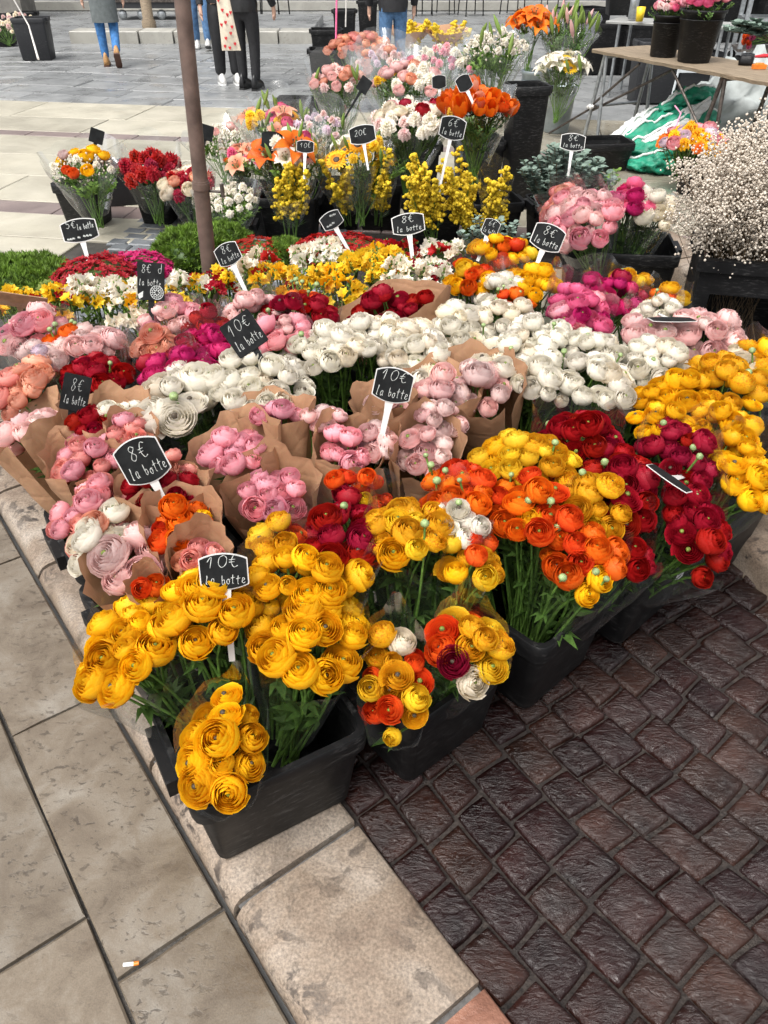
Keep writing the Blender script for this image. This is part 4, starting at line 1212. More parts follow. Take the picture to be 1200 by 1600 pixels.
def star(m=0):
    mb = MB(); V = [(0, 0, .0)]; n = 10
    for i in range(n):
        a_ = 2*math.pi*i/n; r = .55 if i % 2 == 0 else .3
        V.append((r*math.cos(a_), r*math.sin(a_), .18 if i % 2 == 0 else .06))
    mb.add(V, [(0, 1+i, 1+(i+1) % n) for i in range(n)], m, [(.2, .5, .5)] + [(1, .5, .5)]*n)
    return mb
def tuft(m=0, n=7):
    mb = MB()
    for i in range(n):
        a_ = i*2.4; el = .35 + .5*(i % 3)/2
        d = Vector((math.cos(a_)*math.sin(el), math.sin(a_)*math.sin(el), math.cos(el)))
        s = d.orthogonal().normalized()*.09
        mb.add([tuple(-s), tuple(s), tuple(d*.55 + s*.9), tuple(d), tuple(d*.55 - s*.9)], [(0, 1, 2, 3, 4)], m)
    return mb
STAR, TUFT = star(), tuft()
def dome_bunch(name, C, Rx, Ry, Rz, n, tmpl, size, mats, label, cat, part, seed, base_z=0.1):
    C = Vector(C)
    t = thing(name, label, cat, (C.x, C.y, base_z), 0)
    o = scatter_dome(C, Rx, Ry, Rz, n, tmpl, size, mats, seed).build(part, mats, t, False, col=True, kind='stuff')
    o.location = (0, 0, C.z - base_z)
    mb = MB(); mb.ball((0, 0, C.z-base_z), 1, 14, 8, 0, (Rx*.88, Ry*.88, Rz*.82))
    for i in range(18):
        a_ = rng.uniform(0, 6.28); r = rng.random()
        mb.tube([(Rx*.6*r*math.cos(a_), Ry*.6*r*math.sin(a_), C.z-base_z), (Rx*.25*r*math.cos(a_), Ry*.25*r*math.sin(a_), 0)], .003, 4, 0, False)
    mb.build('stems', M_LEAF, t, True, kind='stuff')
    return t
dome_bunch('sweet_william_bunch', (-0.188, 3.230, 0.500), .21, .16, .075, 900, [STAR], .022, [PM['red']], 'dark red sweet william dome behind the freesias', 'flower bunch', 'blossoms', 3)
dome_bunch('sweet_william_bunch', (-1.107, 2.922, 0.500), .17, .16, .09, 800, [STAR], .024, [PM['crim'], PM['mag']], 'magenta sweet william dome at the left below the bordered five euro sign', 'flower bunch', 'blossoms', 4)
dome_bunch('sweet_william_bunch', (-0.994, 3.054, 0.490), .14, .14, .07, 500, [STAR], .024, [PM['mag']], 'smaller magenta sweet william dome behind the slate with round emblem', 'flower bunch', 'blossoms', 14)
dome_bunch('sweet_william_bunch', (-0.551, 3.313, 0.480), .12, .10, .06, 350, [STAR], .022, [PM['red']], 'small dark red sweet william dome just right of the pole', 'flower bunch', 'blossoms', 15)
dome_bunch('green_dianthus_bunch', (-1.469, 3.012, 0.440), .24, .22, .10, 1500, [TUFT], .030, [M_MOSS], 'mossy green dianthus dome at the left edge of the picture', 'plant', 'foliage', 5)
dome_bunch('green_dianthus_bunch', (-1.316, 2.961, 0.420), .13, .13, .08, 600, [TUFT], .028, [M_MOSS], 'smaller mossy green dianthus dome beside the one at the left edge', 'plant', 'foliage', 16)
dome_bunch('green_dianthus_bunch', (-0.863, 3.448, 0.420), .16, .16, .11, 1000, [TUFT], .030, [M_MOSS], 'mossy green dianthus mound left of the pole', 'plant', 'foliage', 6)
dome_bunch('green_dianthus_bunch', (-0.753, 3.639, 0.400), .12, .13, .09, 600, [TUFT], .028, [M_MOSS], 'mossy green dianthus mound right of the pole', 'plant', 'foliage', 17)
dome_bunch('green_dianthus_bunch', (-0.431, 3.331, 0.460), .10, .10, .06, 450, [TUFT], .026, [M_MOSS], 'small mossy green dianthus tuft beside the dark red sweet williams', 'plant', 'foliage', 7)

# ------------------------------------------------------------------ price signs
GL = {
 '1': [[(.1,.55),(.45,1),(.4,0)]], '0': [[(.5,1),(.15,.8),(.1,.3),(.4,0),(.75,.25),(.8,.75),(.5,1)]],
 '8': [[(.75,.85),(.45,1),(.2,.8),(.45,.55),(.75,.3),(.5,0),(.2,.15),(.35,.45),(.7,.75),(.75,.9)]],
 '~': [[(0,.2),(.2,.5),(.35,.1),(.55,.45),(.75,.1),(.95,.35)]], '2': [[(.15,.8),(.45,1),(.7,.75),(.4,.35),(.1,.0),(.8,.03)]], '6': [[(.7,1),(.3,.7),(.15,.3),(.4,0),(.7,.2),(.6,.45),(.2,.35)]], '5': [[(.75,1),(.3,1),(.25,.6),(.6,.62),(.75,.3),(.5,0),(.15,.1)]],
 'E': [[(.85,.9),(.5,1),(.25,.5),(.5,0),(.85,.1)],[(.05,.6),(.6,.62)],[(.05,.4),(.55,.42)]],
 'l': [[(.2,.05),(.35,.6),(.45,1),(.35,.95),(.3,.4),(.35,.05),(.5,.08)]], 'a': [[(.7,.5),(.35,.55),(.15,.25),(.35,.0),(.65,.2),(.7,.5),(.7,.1),(.85,.0)]],
 'b': [[(.2,1),(.22,.1),(.5,.0),(.75,.25),(.55,.5),(.25,.4)]], 'o': [[(.5,.5),(.2,.35),(.25,.05),(.6,.02),(.75,.3),(.5,.5),(.9,.45)]],
 't': [[(.45,1),(.4,.15),(.6,.0)],[(.05,.62),(.9,.7)]], 'e': [[(.15,.25),(.65,.32),(.55,.52),(.25,.45),(.2,.1),(.5,.0),(.85,.12)]],
 's': [[(.7,.5),(.3,.45),(.6,.2),(.2,.02)]], 'r': [[(.2,.5),(.25,.0)],[(.25,.35),(.6,.52)]], 'i': [[(.4,.5),(.4,.0)]], 'd': [[(.7,1),(.7,.0),(.25,.05),(.2,.4),(.65,.45)]], 'u': [[(.2,.5),(.25,.05),(.65,.05),(.7,.5),(.75,.0)]],
 'n': [[(.2,.5),(.2,.0)],[(.2,.4),(.55,.5),(.65,.0)]], 'm': [[(.1,.0),(.15,.5),(.4,.1),(.45,.5),(.75,.0)]], 'p': [[(.2,.5),(.15,-.4)],[(.2,.45),(.65,.4),(.2,.1)]],
}
def smooth_line(pts, k=4):
    P_ = [Vector((p[0], p[1], 0)) for p in pts]; out = []
    for i in range(len(P_)-1):
        p0, p1, p2, p3 = P_[max(0, i-1)], P_[i], P_[i+1], P_[min(len(P_)-1, i+2)]
        for j in range(k):
            t = j/k
            out.append(.5*((2*p1) + (p2-p0)*t + (2*p0-5*p1+4*p2-p3)*t*t + (3*p1-p0-3*p2+p3)*t**3))
    out.append(P_[-1]); return out
def writing(mb, txt, x, y, h, adv, wd, z, slant=.12, rise=0.0):
    """chalk handwriting as flat raised strokes"""
    for ch in txt:
        y_keep = y; y += rng.uniform(-.06, .06)*h; h_ = h*rng.uniform(.88, 1.12)
        if ch != ' ':
            for stroke in GL[ch]:
                L_ = [Vector((x + (p.x + p.y*slant)*adv*.95, y + p.y*h_ + (p.x*adv)*rise, 0)) for p in smooth_line(stroke)]
                V = []; F = []
                for i, p in enumerate(L_):
                    d = (L_[min(i+1, len(L_)-1)] - L_[max(0, i-1)]); n_ = Vector((-d.y, d.x, 0)); n_ = n_.normalized() if n_.length > 1e-9 else Vector((1, 0, 0))
                    w = wd*(.8 + .3*math.sin(i*1.3))
                    V += [(p.x+n_.x*w/2, p.y+n_.y*w/2, z), (p.x-n_.x*w/2, p.y-n_.y*w/2, z)]
                for i in range(len(L_)-1):
                    F.append((2*i, 2*i+1, 2*i+3, 2*i+2))
                mb.add(V, F)
        x += adv*rng.uniform(.92, 1.08); y = y_keep + adv*rise
def outline(w, h, shape, n=10):
    P_ = []
    if shape == 'plain':
        r = .06*min(w, h); return [(p[0], p[1]) for p in rrect(w, h, r, 0, 4)]
    if shape == 'barrel':          # bowed sides with clipped corners
        for (x0, y0, x1, y1, bx, by) in ((w/2, -h*.34, w/2, h*.34, w*.0, 0), (w*.49, h*.36, -w*.49, h*.36, 0, h*.14), (-w/2, h*.34, -w/2, -h*.34, 0, 0), (-w*.49, -h*.36, w*.49, -h*.36, 0, -h*.14)):
            for k in range(n):
                t = k/(n-1); q = 4*t*(1-t)
                P_.append((x0+(x1-x0)*t + bx*q, y0+(y1-y0)*t + by*q))
        return P_
def price_sign(C, w, h, facing, roll, lines, label, border=True, shape='barrel', stake=.16, emblem=False, stake_mat=None, board=None, stakew=.008):
    """C centre of the plate, facing = direction the writing looks to"""
    C = Vector(C)
    n_ = Vector(facing).normalized()
    up = Vector((0, 0, 1)); up = (up - n_*up.dot(n_)).normalized(); rt = up.cross(n_)
    M3 = Matrix((rt, up, n_)).transposed() @ Matrix.Rotation(roll, 3, 'Z')
    t = thing('price_sign', label, 'sign', C, 0, 'price signs')
    t.matrix_world = Matrix.Translation(C) @ M3.to_4x4()
    O = outline(w, h, shape); n = len(O)
    def plate(k, z0, z1):
        mb = MB(); q = [(p[0]*k, p[1]*k) for p in O]
        if k != 1: q = [(p[0]*(1-(1-k)), p[1]*(1-(1-k)*w/h)) for p in O]
        mb.add([(x, y, z0) for x, y in q] + [(x, y, z1) for x, y in q], [tuple(range(n-1, -1, -1)), tuple(range(n, 2*n))] + [(i, (i+1) % n, n+(i+1) % n, n+i) for i in range(n)])
        return mb
    if border:
        plate(1.0, -.0015, .0).build('border', M_WHITE, t, False)
        plate(.945, .0002, .0016).build('board', board or M_SLATE, t, False)
    else:
        plate(1.0, -.0015, .0016).build('board', board or M_SLATE, t, False)
    mb = MB()
    for (txt, x, y, hh, adv, rise) in lines:
        writing(mb, txt, x*w, y*h, hh*h, adv*w, w*.015, .0022, .15, rise)
    if lines:
        mb.build('writing', M_CHALK, t, False)
    if emblem:
        mb = MB(); cx, cy, R0 = w*.22, -h*.28, w*.25
        for r0, r1 in ((R0*.92, R0), (R0*.60, R0*.66)):
            V = []; 
            for i in range(32):
                a_ = 2*math.pi*i/32; V += [(cx+r0*math.cos(a_), cy+r0*math.sin(a_), .0022), (cx+r1*math.cos(a_), cy+r1*math.sin(a_), .0022)]
            mb.add(V, [(2*i, 2*i+1, (2*i+3) % 64, (2*i+2) % 64) for i in range(32)])
        for i in range(16):
            a_ = 2*math.pi*i/16; c, s = math.cos(a_), math.sin(a_)
            mb.add([(cx+R0*.70*c-.0008*s, cy+R0*.70*s+.0008*c, .0022), (cx+R0*.70*c+.0012*s, cy+R0*.70*s-.0012*c, .0022), (cx+R0*.86*c+.0012*s, cy+R0*.86*s-.0012*c, .0022), (cx+R0*.86*c-.0012*s, cy+R0*.86*s+.0012*c, .0022)], [(0, 1, 2, 3)])
        for i in range(8):
            a_ = 2*math.pi*i/8; c, s = math.cos(a_), math.sin(a_)
            mb.add([(cx+R0*.16*c, cy+R0*.16*s, .0022), (cx+R0*.40*c-R0*.10*s, cy+R0*.40*s+R0*.10*c, .0022), (cx+R0*.54*c, cy+R0*.54*s, .0022), (cx+R0*.40*c+R0*.10*s, cy+R0*.40*s-R0*.10*c, .0022)], [(0, 1, 2, 3)])
        mb.add([(-w*.48, -h*.36, .0022), (-w*.28, -h*.26, .0022), (-w*.30, -h*.42, .0022), (-w*.44, -h*.48, .0022)], [(0, 3, 2, 1)])
        mb.build('emblem', M_CHALK, t, False)
    if stake:
        mb = MB(); k = stakew
        mb.add([(-k*1.6, -h*.30, -.0035), (k*1.6, -h*.30, -.0035), (k, -h*.5-.03, -.0035), (k*.75, -h*.5-stake, -.0035), (-k*.75, -h*.5-stake, -.0035), (-k, -h*.5-.03, -.0035)] , [(0, 1, 2, 5), (5, 2, 3, 4)])
        mb.add([(-k*1.6, -h*.30, -.0016), (k*1.6, -h*.30, -.0016), (k, -h*.5-.03, -.0016), (k*.75, -h*.5-stake, -.0016), (-k*.75, -h*.5-stake, -.0016), (-k, -h*.5-.03, -.0016)] , [(0, 5, 2, 1), (5, 4, 3, 2)])
        mb.build('stake', stake_mat or (M_WHITE if border else M_SLATE), t, False)
    return t
L10 = [('10E', -.36, .10, .30, .24, .04), ('la botte', -.40, -.34, .26, .105, .02)]
L8 = [('8E', -.22, .06, .32, .22, .03), ('la botte', -.38, -.32, .24, .10, .02)]
L6 = [('6E', -.22, .06, .32, .22, .03), ('la botte', -.38, -.32, .24, .10, .02)]
LS = [('~~', .0, .12, .3, .16, .03), ('~~~', -.36, -.30, .28, .14, .03)]
L5 = [('5E', -.36, .14, .28, .15, .0), ('la botte', -.05, .0, .24, .06, .04), ('~~~ ~ ~~~', -.40, -.36, .22, .078, .03)]
F0 = (0, -.8, .55)
SG = [
 ((-0.312, 1.121, 0.600), .095, .078, (.05,-.9,.30), 0.0, L10, 'white-bordered ten euro chalk sign standing in the golden ranunculus at the front', True, 'barrel', .16),
 ((-0.557, 1.481, 0.620), .108, .112, (.1,-.9,.28), R_(20), L8, 'largest white-bordered eight euro chalk sign above the salmon ranunculus', True, 'barrel', .15),
 ((0.023, 1.772, 0.660), .100, .092, (0,-.9,.28), R_(-12), L10, 'white-bordered ten euro chalk sign in the middle, on a long white stake', True, 'barrel', .17),
 ((-0.397, 2.040, 0.680), .100, .104, (0,-.9,.3), R_(33), L10, 'unbordered black ten euro slate tilted like a diamond above the whites', False, 'plain', .18),
 ((-0.830, 1.841, 0.600), .070, .100, (.3,-.9,.25), R_(-22), L8, 'small unbordered slate leaning left beside the dark red sleeve', False, 'plain', .14),
 ((-0.758, 2.444, 0.680), .098, .132, (0,-.9,.35), R_(-4), [('8E d', -.36, .22, .22, .2, .03), ('la botte', -.44, -.12, .18, .105, .02)], 'slate with a round white emblem, above the rose pink bunch', False, 'plain', .22),
 ((-1.182, 3.038, 0.660), .150, .098, (.2,-.85,.4), R_(6), L5, 'wide bordered five euro sign above the magenta sweet williams', True, 'barrel', .12),
 ((-0.562, 2.767, 0.660), .098, .088, (0,-.85,.35), R_(24), L8, 'bordered chalk sign tilted just right of the brown pole', True, 'barrel', .14),
 ((-0.211, 3.168, 0.660), .105, .075, (.35,-.75,.5), R_(20), LS, 'bordered sign behind the dark red sweet williams, left of two', True, 'barrel', .12),
 ((0.095, 3.085, 0.670), .142, .092, (.0,-.85,.4), R_(8), L8, 'bordered eight euro sign on a white stake behind the freesias', True, 'barrel', .14),
 ((0.418, 3.070, 0.660), .072, .078, (-.1,-.8,.5), R_(-18), L6, 'small bordered sign among eucalyptus left of the orange ranunculus', True, 'barrel', .10),
 ((0.595, 2.827, 0.700), .128, .106, (-.1,-.85,.4), R_(-18), L8, 'bordered eight euro sign in front of the large rear bin', True, 'barrel', .15),
 ((0.650, 1.440, 0.600), .110, .075, (.5,.18,.95), R_(28), [], 'bordered sign lying almost edge-on among the dark crimson bunch', True, 'barrel', .10),
 ((0.911, 2.305, 0.610), .14, .09, (.0,.25,1.0), R_(0), [], 'bordered sign seen edge-on above the broad pale pink mass', True, 'barrel', .08),
]
for (c, w_, h_, fc, rl, ln, lab, bd, sh, sk) in SG:
    k_ = .9 if c[1] > 2.4 else 1.0
    price_sign(c, w_*k_, h_*k_, fc, rl, ln, lab, bd, sh, sk, emblem='emblem' in lab)
price_sign((-1.244, 2.531, 0.580), .17, .075, (.1,-.75,-.5), R_(-20), [], 'brown card sign leaning among the freesias at the left edge', False, 'plain', .14, board=M_CARD, stake_mat=M_CARD)


# ------------------------------------------------------------------ rear bins and mixed bouquets
GZ = -0.05
def rbin(label, c, rz=0.0, **kw):
    return flower_bin(label, (c[0], c[1], GZ), R_(rz), **kw)
rbin('black bin on limestone under the white and yellow bouquet at far left', (-2.053, 5.503, -0.050), -8, w=.32, d=.28, h=.28)
rbin('dark grey bin standing alone behind the far left bouquets', (-1.951, 6.021, -0.050), 14, w=.30, d=.30, h=.27, mat=M_BING)
rbin('black bin with a white paper label under the red carnations', (-1.567, 5.547, -0.050), -6, w=.27, d=.26, h=.29, sticker=(-.02, .2, .10, .045, 0))
rbin('black bin behind the pole under red and cream roses', (-1.352, 5.621, -0.050), 4, w=.26, d=.26, h=.27)
rbin('low black bin right of the pole under small white flowers', (-0.975, 4.881, -0.050), 0, w=.34, d=.28, h=.20)
rbin('black bin in front of the lily bouquets, wide front face with handle slot', (-0.600, 5.131, -0.050), -4, w=.38, d=.32, h=.30)
rbin('black bin tucked left of the wide bin under the lily bouquets', (-0.803, 5.305, -0.050), -4, w=.24, d=.30, h=.30)
rbin('black bin left of the gerbera bouquet, in shade', (-0.310, 5.445, -0.050), 2, w=.32, d=.30, h=.29)
rbin('black bin with a paper tag under the gerbera bouquet', (-0.022, 5.445, -0.050), -3, w=.32, d=.30, h=.30)
rbin('black bin under the left goldenrod plumes', (0.311, 5.003, -0.050), 8, w=.34, d=.30, h=.28)
rbin('black bin under the right goldenrod plumes', (0.693, 5.092, -0.050), 10, w=.34, d=.30, h=.28)
rbin('black bin under the eucalyptus', (1.121, 5.066, -0.050), 12, w=.40, d=.30, h=.28)
rbin('tall black container right of the orange tulips', (0.976, 5.904, -0.050), 10, w=.26, d=.28, h=.80)
rbin('dark bin under the white and pink bouquets behind the gerberas', (0.215, 5.970, -0.050), 4, w=.36, d=.32, h=.42)
rbin('dark bin under the orange tulip bouquet', (0.679, 5.970, -0.050), 6, w=.34, d=.32, h=.45)
rbin('empty wide black bin on the wet slabs in front of the table', (1.812, 7.042, -0.050), 6, w=.52, d=.36, h=.22)
rbin('black bin under the orange and mauve bouquet by the tarpaulin', (2.420, 6.283, -0.050), -20, w=.34, d=.30, h=.26)
rbin('black bin hanging on cords at far left, nearest of that stall', (-5.373, 13.835, -0.050), 6, w=.50, d=.42, h=.55, mat=M_BING)
for i_, (px, lab) in enumerate([((-6.824, 16.584, -0.050), 'small black bin of tiny pink plants at far left edge, rear'), ((-6.613, 15.623, -0.050), 'small black bin cut by the left edge, far stall'), ((-6.708, 17.107, -0.050), 'small black bin behind the hanging one at far left')]):
    rbin(lab, px, 5, w=.42, d=.38, h=.38)
rbin('black bin on the paving, upper of two stacked behind the pale bouquets', (-0.816, 12.755, -0.050), 3, w=.44, d=.40, h=.50)
rbin('black bin hanging on a cord, beyond the stacked ones', (-0.617, 14.284, -0.050), 0, w=.36, d=.34, h=.62)
rbin('small black bin hanging farthest on cords, near the top middle', (-0.292, 16.383, -0.050), 0, w=.36, d=.34, h=.60)
rbin('wide black bin on the ground left of the pale wrapped bouquets', (-0.828, 8.997, -0.050), -3, w=.60, d=.40, h=.22)
rbin('black bin below the stacked one behind the pale bouquets', (-0.640, 10.540, -0.050), 3, w=.50, d=.42, h=.50)

LEAFS = [leaf_spray(3), leaf_spray(4, 10, .5, .22)]
def bouquet(C, R0, comps, label, wrap=True, base=None, name='mixed_bouquet', group='mixed bouquets', foliage=9, wmat=None, tall=1.22, ry=None, leafm=None, spread=1.2, filler=None, front=.95):
    C = Vector(C)
    B = Vector(base) if base else Vector((C.x, C.y + .03, max(GZ + .05, C.z - .42)))
    t = thing(name, label, 'bouquet', B, 0, group)
    ax = (C - B).normalized(); X = Vector((1, 0, 0)); X = (X - ax*X.dot(ax)).normalized(); Y = ax.cross(X)
    ry = ry or R0
    items = []
    for (kind, col, cnt, size) in comps:
        items += [(kind, col, size*(.72 if kind == 'bud' else 1.1))] * (cnt if kind == 'bud' else round(cnt*1.5))
    rng.shuffle(items)
    heads = []
    for (kind, col, size), (x, y, h) in zip(items, dome(len(items), R0*1.02, ry*1.02, R0*.4, .025, .07)):
        n_ = (ax + (X*x/R0 + Y*y/ry)*.7 + Vector((rng.uniform(-.3, .3), rng.uniform(-.6, .1), .2))).normalized()
        p = C + X*x + Y*y + ax*h
        if kind == 'ran':
            me = ran_mesh(col, rng.choice([0, 1, 2, 5, 3])); 
        else:
            me = fmesh(kind, col, rng.randrange(4))
        if kind == 'bud':
            n_ = (ax + Vector((rng.uniform(-.7, .7), rng.uniform(-.6, .5), .4))).normalized(); p = p + ax*.02
        o = link('flower_bud' if kind == 'bud' else 'flower', me, t)
        o.matrix_local = frame(n_, rng.uniform(0, 6.28), p - B - n_*size*.3, size*rng.uniform(.85, 1.15))
        heads.append((p - n_*size*.3, n_))
    stems_mesh(B, heads, 1.5, .003, .07, .3, .95).build('stems', [M_STEM, leafm or M_LEAF], t, True, kind='stuff')
    mb = MB()
    for i in range(foliage):
        a_ = rng.uniform(0, 6.28); r = rng.random()**.5
        o_ = ax*(C-B).length*.55 + (X*math.cos(a_)*R0 + Y*math.sin(a_)*ry)*r*.55
        d = (ax + (X*math.cos(a_) + Y*math.sin(a_))*r*.7).normalized()
        mb.put(LEAFS[i % 2], frame(d, rng.uniform(0, 6), o_, (C-B).length*rng.uniform(.42, .6)))
    if foliage:
        mb.build('foliage', [leafm or M_LEAF, M_STEM], t, True, kind='stuff')
    if filler:
        mb = MB(); fm, fn_, fs = filler
        for _ in range(fn_):
            a_ = rng.uniform(0, 6.28); r = rng.random()**.5; hh = rng.uniform(-.06, .05)
            p = C - B + (X*math.cos(a_)*R0 + Y*math.sin(a_)*ry)*r + ax*(hh + R0*.3*(1-r*r))
            mb.put(BLOB, frame((rng.uniform(-1, 1), rng.uniform(-1, 1), 1), 0, p, fs*rng.uniform(.6, 1.3)))
        mb.build('small_blossoms', fm, t, True, kind='stuff')
    if wrap:
        wrap_sheet(B, C, R0, ry, 'clear', front, tall, rng.randrange(999), .25, spread, base_r=.05, nz=.07).build('clear_wrap', wmat or M_CLEAR, t)
    return t
BLOB = MB(); BLOB.ball((0, 0, 0), .5, 5, 3)
def plume_bunch(C, B, label, n=5, L0=.26, spread=.12, lean=(0, 0), wrap=None, name='goldenrod_bunch', mat=None, size=.021):
    """yellow plumes: branching tips crowded with tiny blossoms"""
    C, B = Vector(C), Vector(B)
    t = thing(name, label, 'flower bunch', B, 0, 'goldenrod bunches')
    mb, st = MB(), MB()
    for i in range(n):
        tip = C + Vector((rng.uniform(-spread, spread), rng.uniform(-spread, spread)*.8, rng.uniform(-.14, .08))) - B
        root = Vector((rng.uniform(-.03, .03), rng.uniform(-.03, .03), 0))
        d = (tip - root)
        st.tube([tuple(root), tuple(root + d*.6), tuple(tip)], .004, 4, 0, False)
        for b in range(13):
            tb = .35 + .65*b/12
            o = root + d*tb; az = rng.uniform(0, 6.28); ll = L0*.30*(1.2 - tb*.95)
            q = Vector((math.cos(az), math.sin(az), .7)).normalized()
            for k in range(14):
                u = k/13; p = o + q*ll*u - Vector((0, 0, ll*.5*u*u))
                p += Vector((rng.uniform(-1, 1), rng.uniform(-1, 1), rng.uniform(-.5, 1)))*.011
                mb.put(BLOB, frame((rng.uniform(-1, 1), rng.uniform(-1, 1), 1), 0, p, size*rng.uniform(.6, 1.25)))
        for b in range(6):
            tb = rng.uniform(.15, .6); o = root + d*tb; az = rng.uniform(0, 6.28); q = Vector((math.cos(az), math.sin(az), .5)); s = q.cross(Vector((0, 0, 1)))*.1
            st.add([tuple(o), tuple(o+q*.03+s*.08), tuple(o+q*.07), tuple(o+q*.03-s*.08)], [(0, 1, 2, 3)], 1)
    mb.build('blossoms', mat or M_YEL, t, True, kind='stuff')
    st.build('stems', [M_STEM, M_LEAF], t, True, kind='stuff')
    if wrap:
        wrap_sheet(B, C, spread*1.4, spread*1.2, 'clear', .7, 1.05, rng.randrange(99), .25, 1.15).build('clear_sleeve', M_CLEAR, t)
    return t

bouquet((-1.906, 5.200, 0.381), .19, [('ran', 'gold', 4, .075), ('ran', 'redor', 1, .06), ('ran', 'blush', 1, .06), ('ruffle', 'white', 4, .05)], 'white gypsophila bouquet with yellow ranunculus at far left', foliage=8, leafm=M_LEAF2, filler=(M_GYP, 260, .013), tall=1.35)
bouquet((-1.521, 5.300, 0.358), .17, [('ruffle', 'red', 13, .09), ('ruffle', 'crim', 3, .08)], 'red carnation bouquet in clear wrap, second from the left', foliage=7, tall=1.4)
bouquet((-1.253, 5.150, 0.294), .15, [('ruffle', 'red', 4, .08), ('ran', 'cream', 5, .085), ('ran', 'peach', 3, .08), ('ruffle', 'crim', 2, .08)], 'red and cream rose bouquet half behind the brown pole', foliage=4, tall=1.25, filler=(M_GYP, 40, .012))
bouquet((-0.929, 4.750, 0.309), .16, [('ruffle', 'white', 18, .045)], 'small white blossoms with green leaves in clear wrap right of the pole', foliage=12, tall=1.25, leafm=M_LEAF2, filler=(M_GYP, 90, .014))
bouquet((-1.230, 6.300, 0.305), .22, [('ruffle', 'white', 8, .05), ('ran', 'lpink', 2, .06)], 'white filler bouquet behind the brown pole', foliage=8, tall=1.3, leafm=M_LEAF2, filler=(M_GYP, 150, .016))
bouquet((-0.901, 5.400, 0.382), .13, [('ran', 'orange', 2, .06), ('ruffle', 'hot', 2, .06), ('lily', 'peach', 3, .14)], 'peach lily bouquet in clear wrap between the pole and the yellow lilies', foliage=5, tall=1.3)
bouquet((-0.572, 4.950, 0.537), .18, [('lily', 'bird', 1, .2), ('lily', 'white', 3, .15), ('ruffle', 'white', 4, .08), ('ran', 'hot', 1, .06), ('bud', 'green', 6, .12), ('ruffle', 'lemon', 2, .06), ('gerbera', 'blush', 2, .1)], 'lily bouquet with orange bloom and long green buds above the wide bin', foliage=6, tall=1.45, leafm=M_LEAF2)
plume_bunch((-0.557, 4.750, 0.466), (-0.579, 4.857, 0.050), 'goldenrod in clear sleeve at the front of the wide rear bin', 7, .26, .12, wrap=True)
bouquet((-0.753, 5.700, 0.555), .2, [('bud', 'green', 7, .15), ('ruffle', 'lemon', 4, .07), ('gerbera', 'hot', 2, .12), ('gerbera', 'gold', 2, .1), ('ran', 'hot', 2, .07), ('lily', 'peach', 2, .15)], 'tall bouquet of green lily buds, yellow and hot pink blooms', foliage=5, tall=1.35, leafm=M_LEAF2)
bouquet((-0.424, 5.600, 0.534), .17, [('ruffle', 'lav', 6, .05), ('ruffle', 'blush', 5, .05), ('bud', 'green', 3, .12)], 'lilac and white airy bouquet between the two yellow bouquets', foliage=6, tall=1.35, filler=(M_GYP, 90, .013))
bouquet((-0.153, 4.950, 0.519), .19, [('gerbera', 'gold', 4, .14), ('ruffle', 'lemon', 4, .06), ('bud', 'green', 5, .13), ('lily', 'white', 1, .14)], 'yellow gerbera bouquet with long green lily buds', foliage=6, tall=1.2, leafm=M_LEAF2)
plume_bunch((-0.264, 4.850, 0.478), (-0.229, 5.115, 0.050), 'goldenrod in clear sleeve below the gerberas, left', 6, .24, .10, wrap=True)
plume_bunch((-0.038, 4.850, 0.485), (-0.033, 5.115, 0.050), 'goldenrod in clear sleeve below the gerberas, right', 6, .24, .09, wrap=True)
bouquet((0.157, 5.200, 0.646), .23, [('ruffle', 'white', 10, .085), ('ran', 'cream', 4, .08), ('ran', 'crim', 3, .08), ('ran', 'lpink', 4, .07), ('ruffle', 'blush', 4, .07)], 'white stock and cream rose bouquet left of the orange tulips', foliage=9, tall=1.2)
bouquet((0.173, 5.900, 0.754), .24, [('ran', 'lpink', 7, .075), ('ruffle', 'white', 8, .07), ('ruffle', 'lemon', 4, .06), ('ran', 'peach', 3, .07)], 'pale pink and white bouquet behind the white stocks', foliage=7, tall=1.45, wmat=M_CLEAR2)
bouquet((0.541, 4.900, 0.784), .17, [('tulip', 'orange', 9, .11), ('lily', 'bird', 4, .12), ('ran', 'redor', 2, .08), ('ruffle', 'cream', 2, .07), ('ruffle', 'lemon', 1, .06), ('tulip', 'peach', 2, .1)], 'orange parrot tulip bouquet in clear wrap under a small dark sign', foliage=6, tall=1.3)
bouquet((-0.339, 6.600, 0.653), .20, [('ran', 'peach', 4, .07), ('ruffle', 'blush', 6, .06), ('ran', 'lpink', 5, .07), ('bud', 'green', 3, .14)], 'pastel pink bouquet in milky wrap behind the lilac one', foliage=6, tall=1.4, wmat=M_CLEAR2)
bouquet((0.430, 6.600, 0.780), .24, [('ruffle', 'white', 10, .06), ('ruffle', 'pink', 6, .05), ('ran', 'hot', 3, .05)], 'white and pink wildflower bouquet in tall clear wrap', foliage=10, tall=1.4, leafm=M_LEAF2, wmat=M_CLEAR2, filler=(M_GYP, 120, .014))
bouquet((0.000, 7.400, 0.680), .24, [('ran', 'peach', 5, .07), ('ruffle', 'blush', 6, .06), ('ruffle', 'lav', 4, .06)], 'peach and lilac bouquet in milky wrap, upper middle', foliage=6, tall=1.45, wmat=M_CLEAR2)
bouquet((-0.276, 9.600, 0.527), .36, [('ran', 'peach', 16, .09), ('ran', 'salmon', 6, .09)], 'peach rose bunch behind the pale wrapped bouquets', wrap=False, foliage=4)
bouquet((0.828, 6.600, 0.883), .22, [('ruffle', 'white', 14, .05), ('bud', 'green', 6, .16)], 'tall white blossom spray with lily buds behind the orange tulips', foliage=14, tall=1.2, leafm=M_LEAF2, filler=(M_GYP, 240, .016))
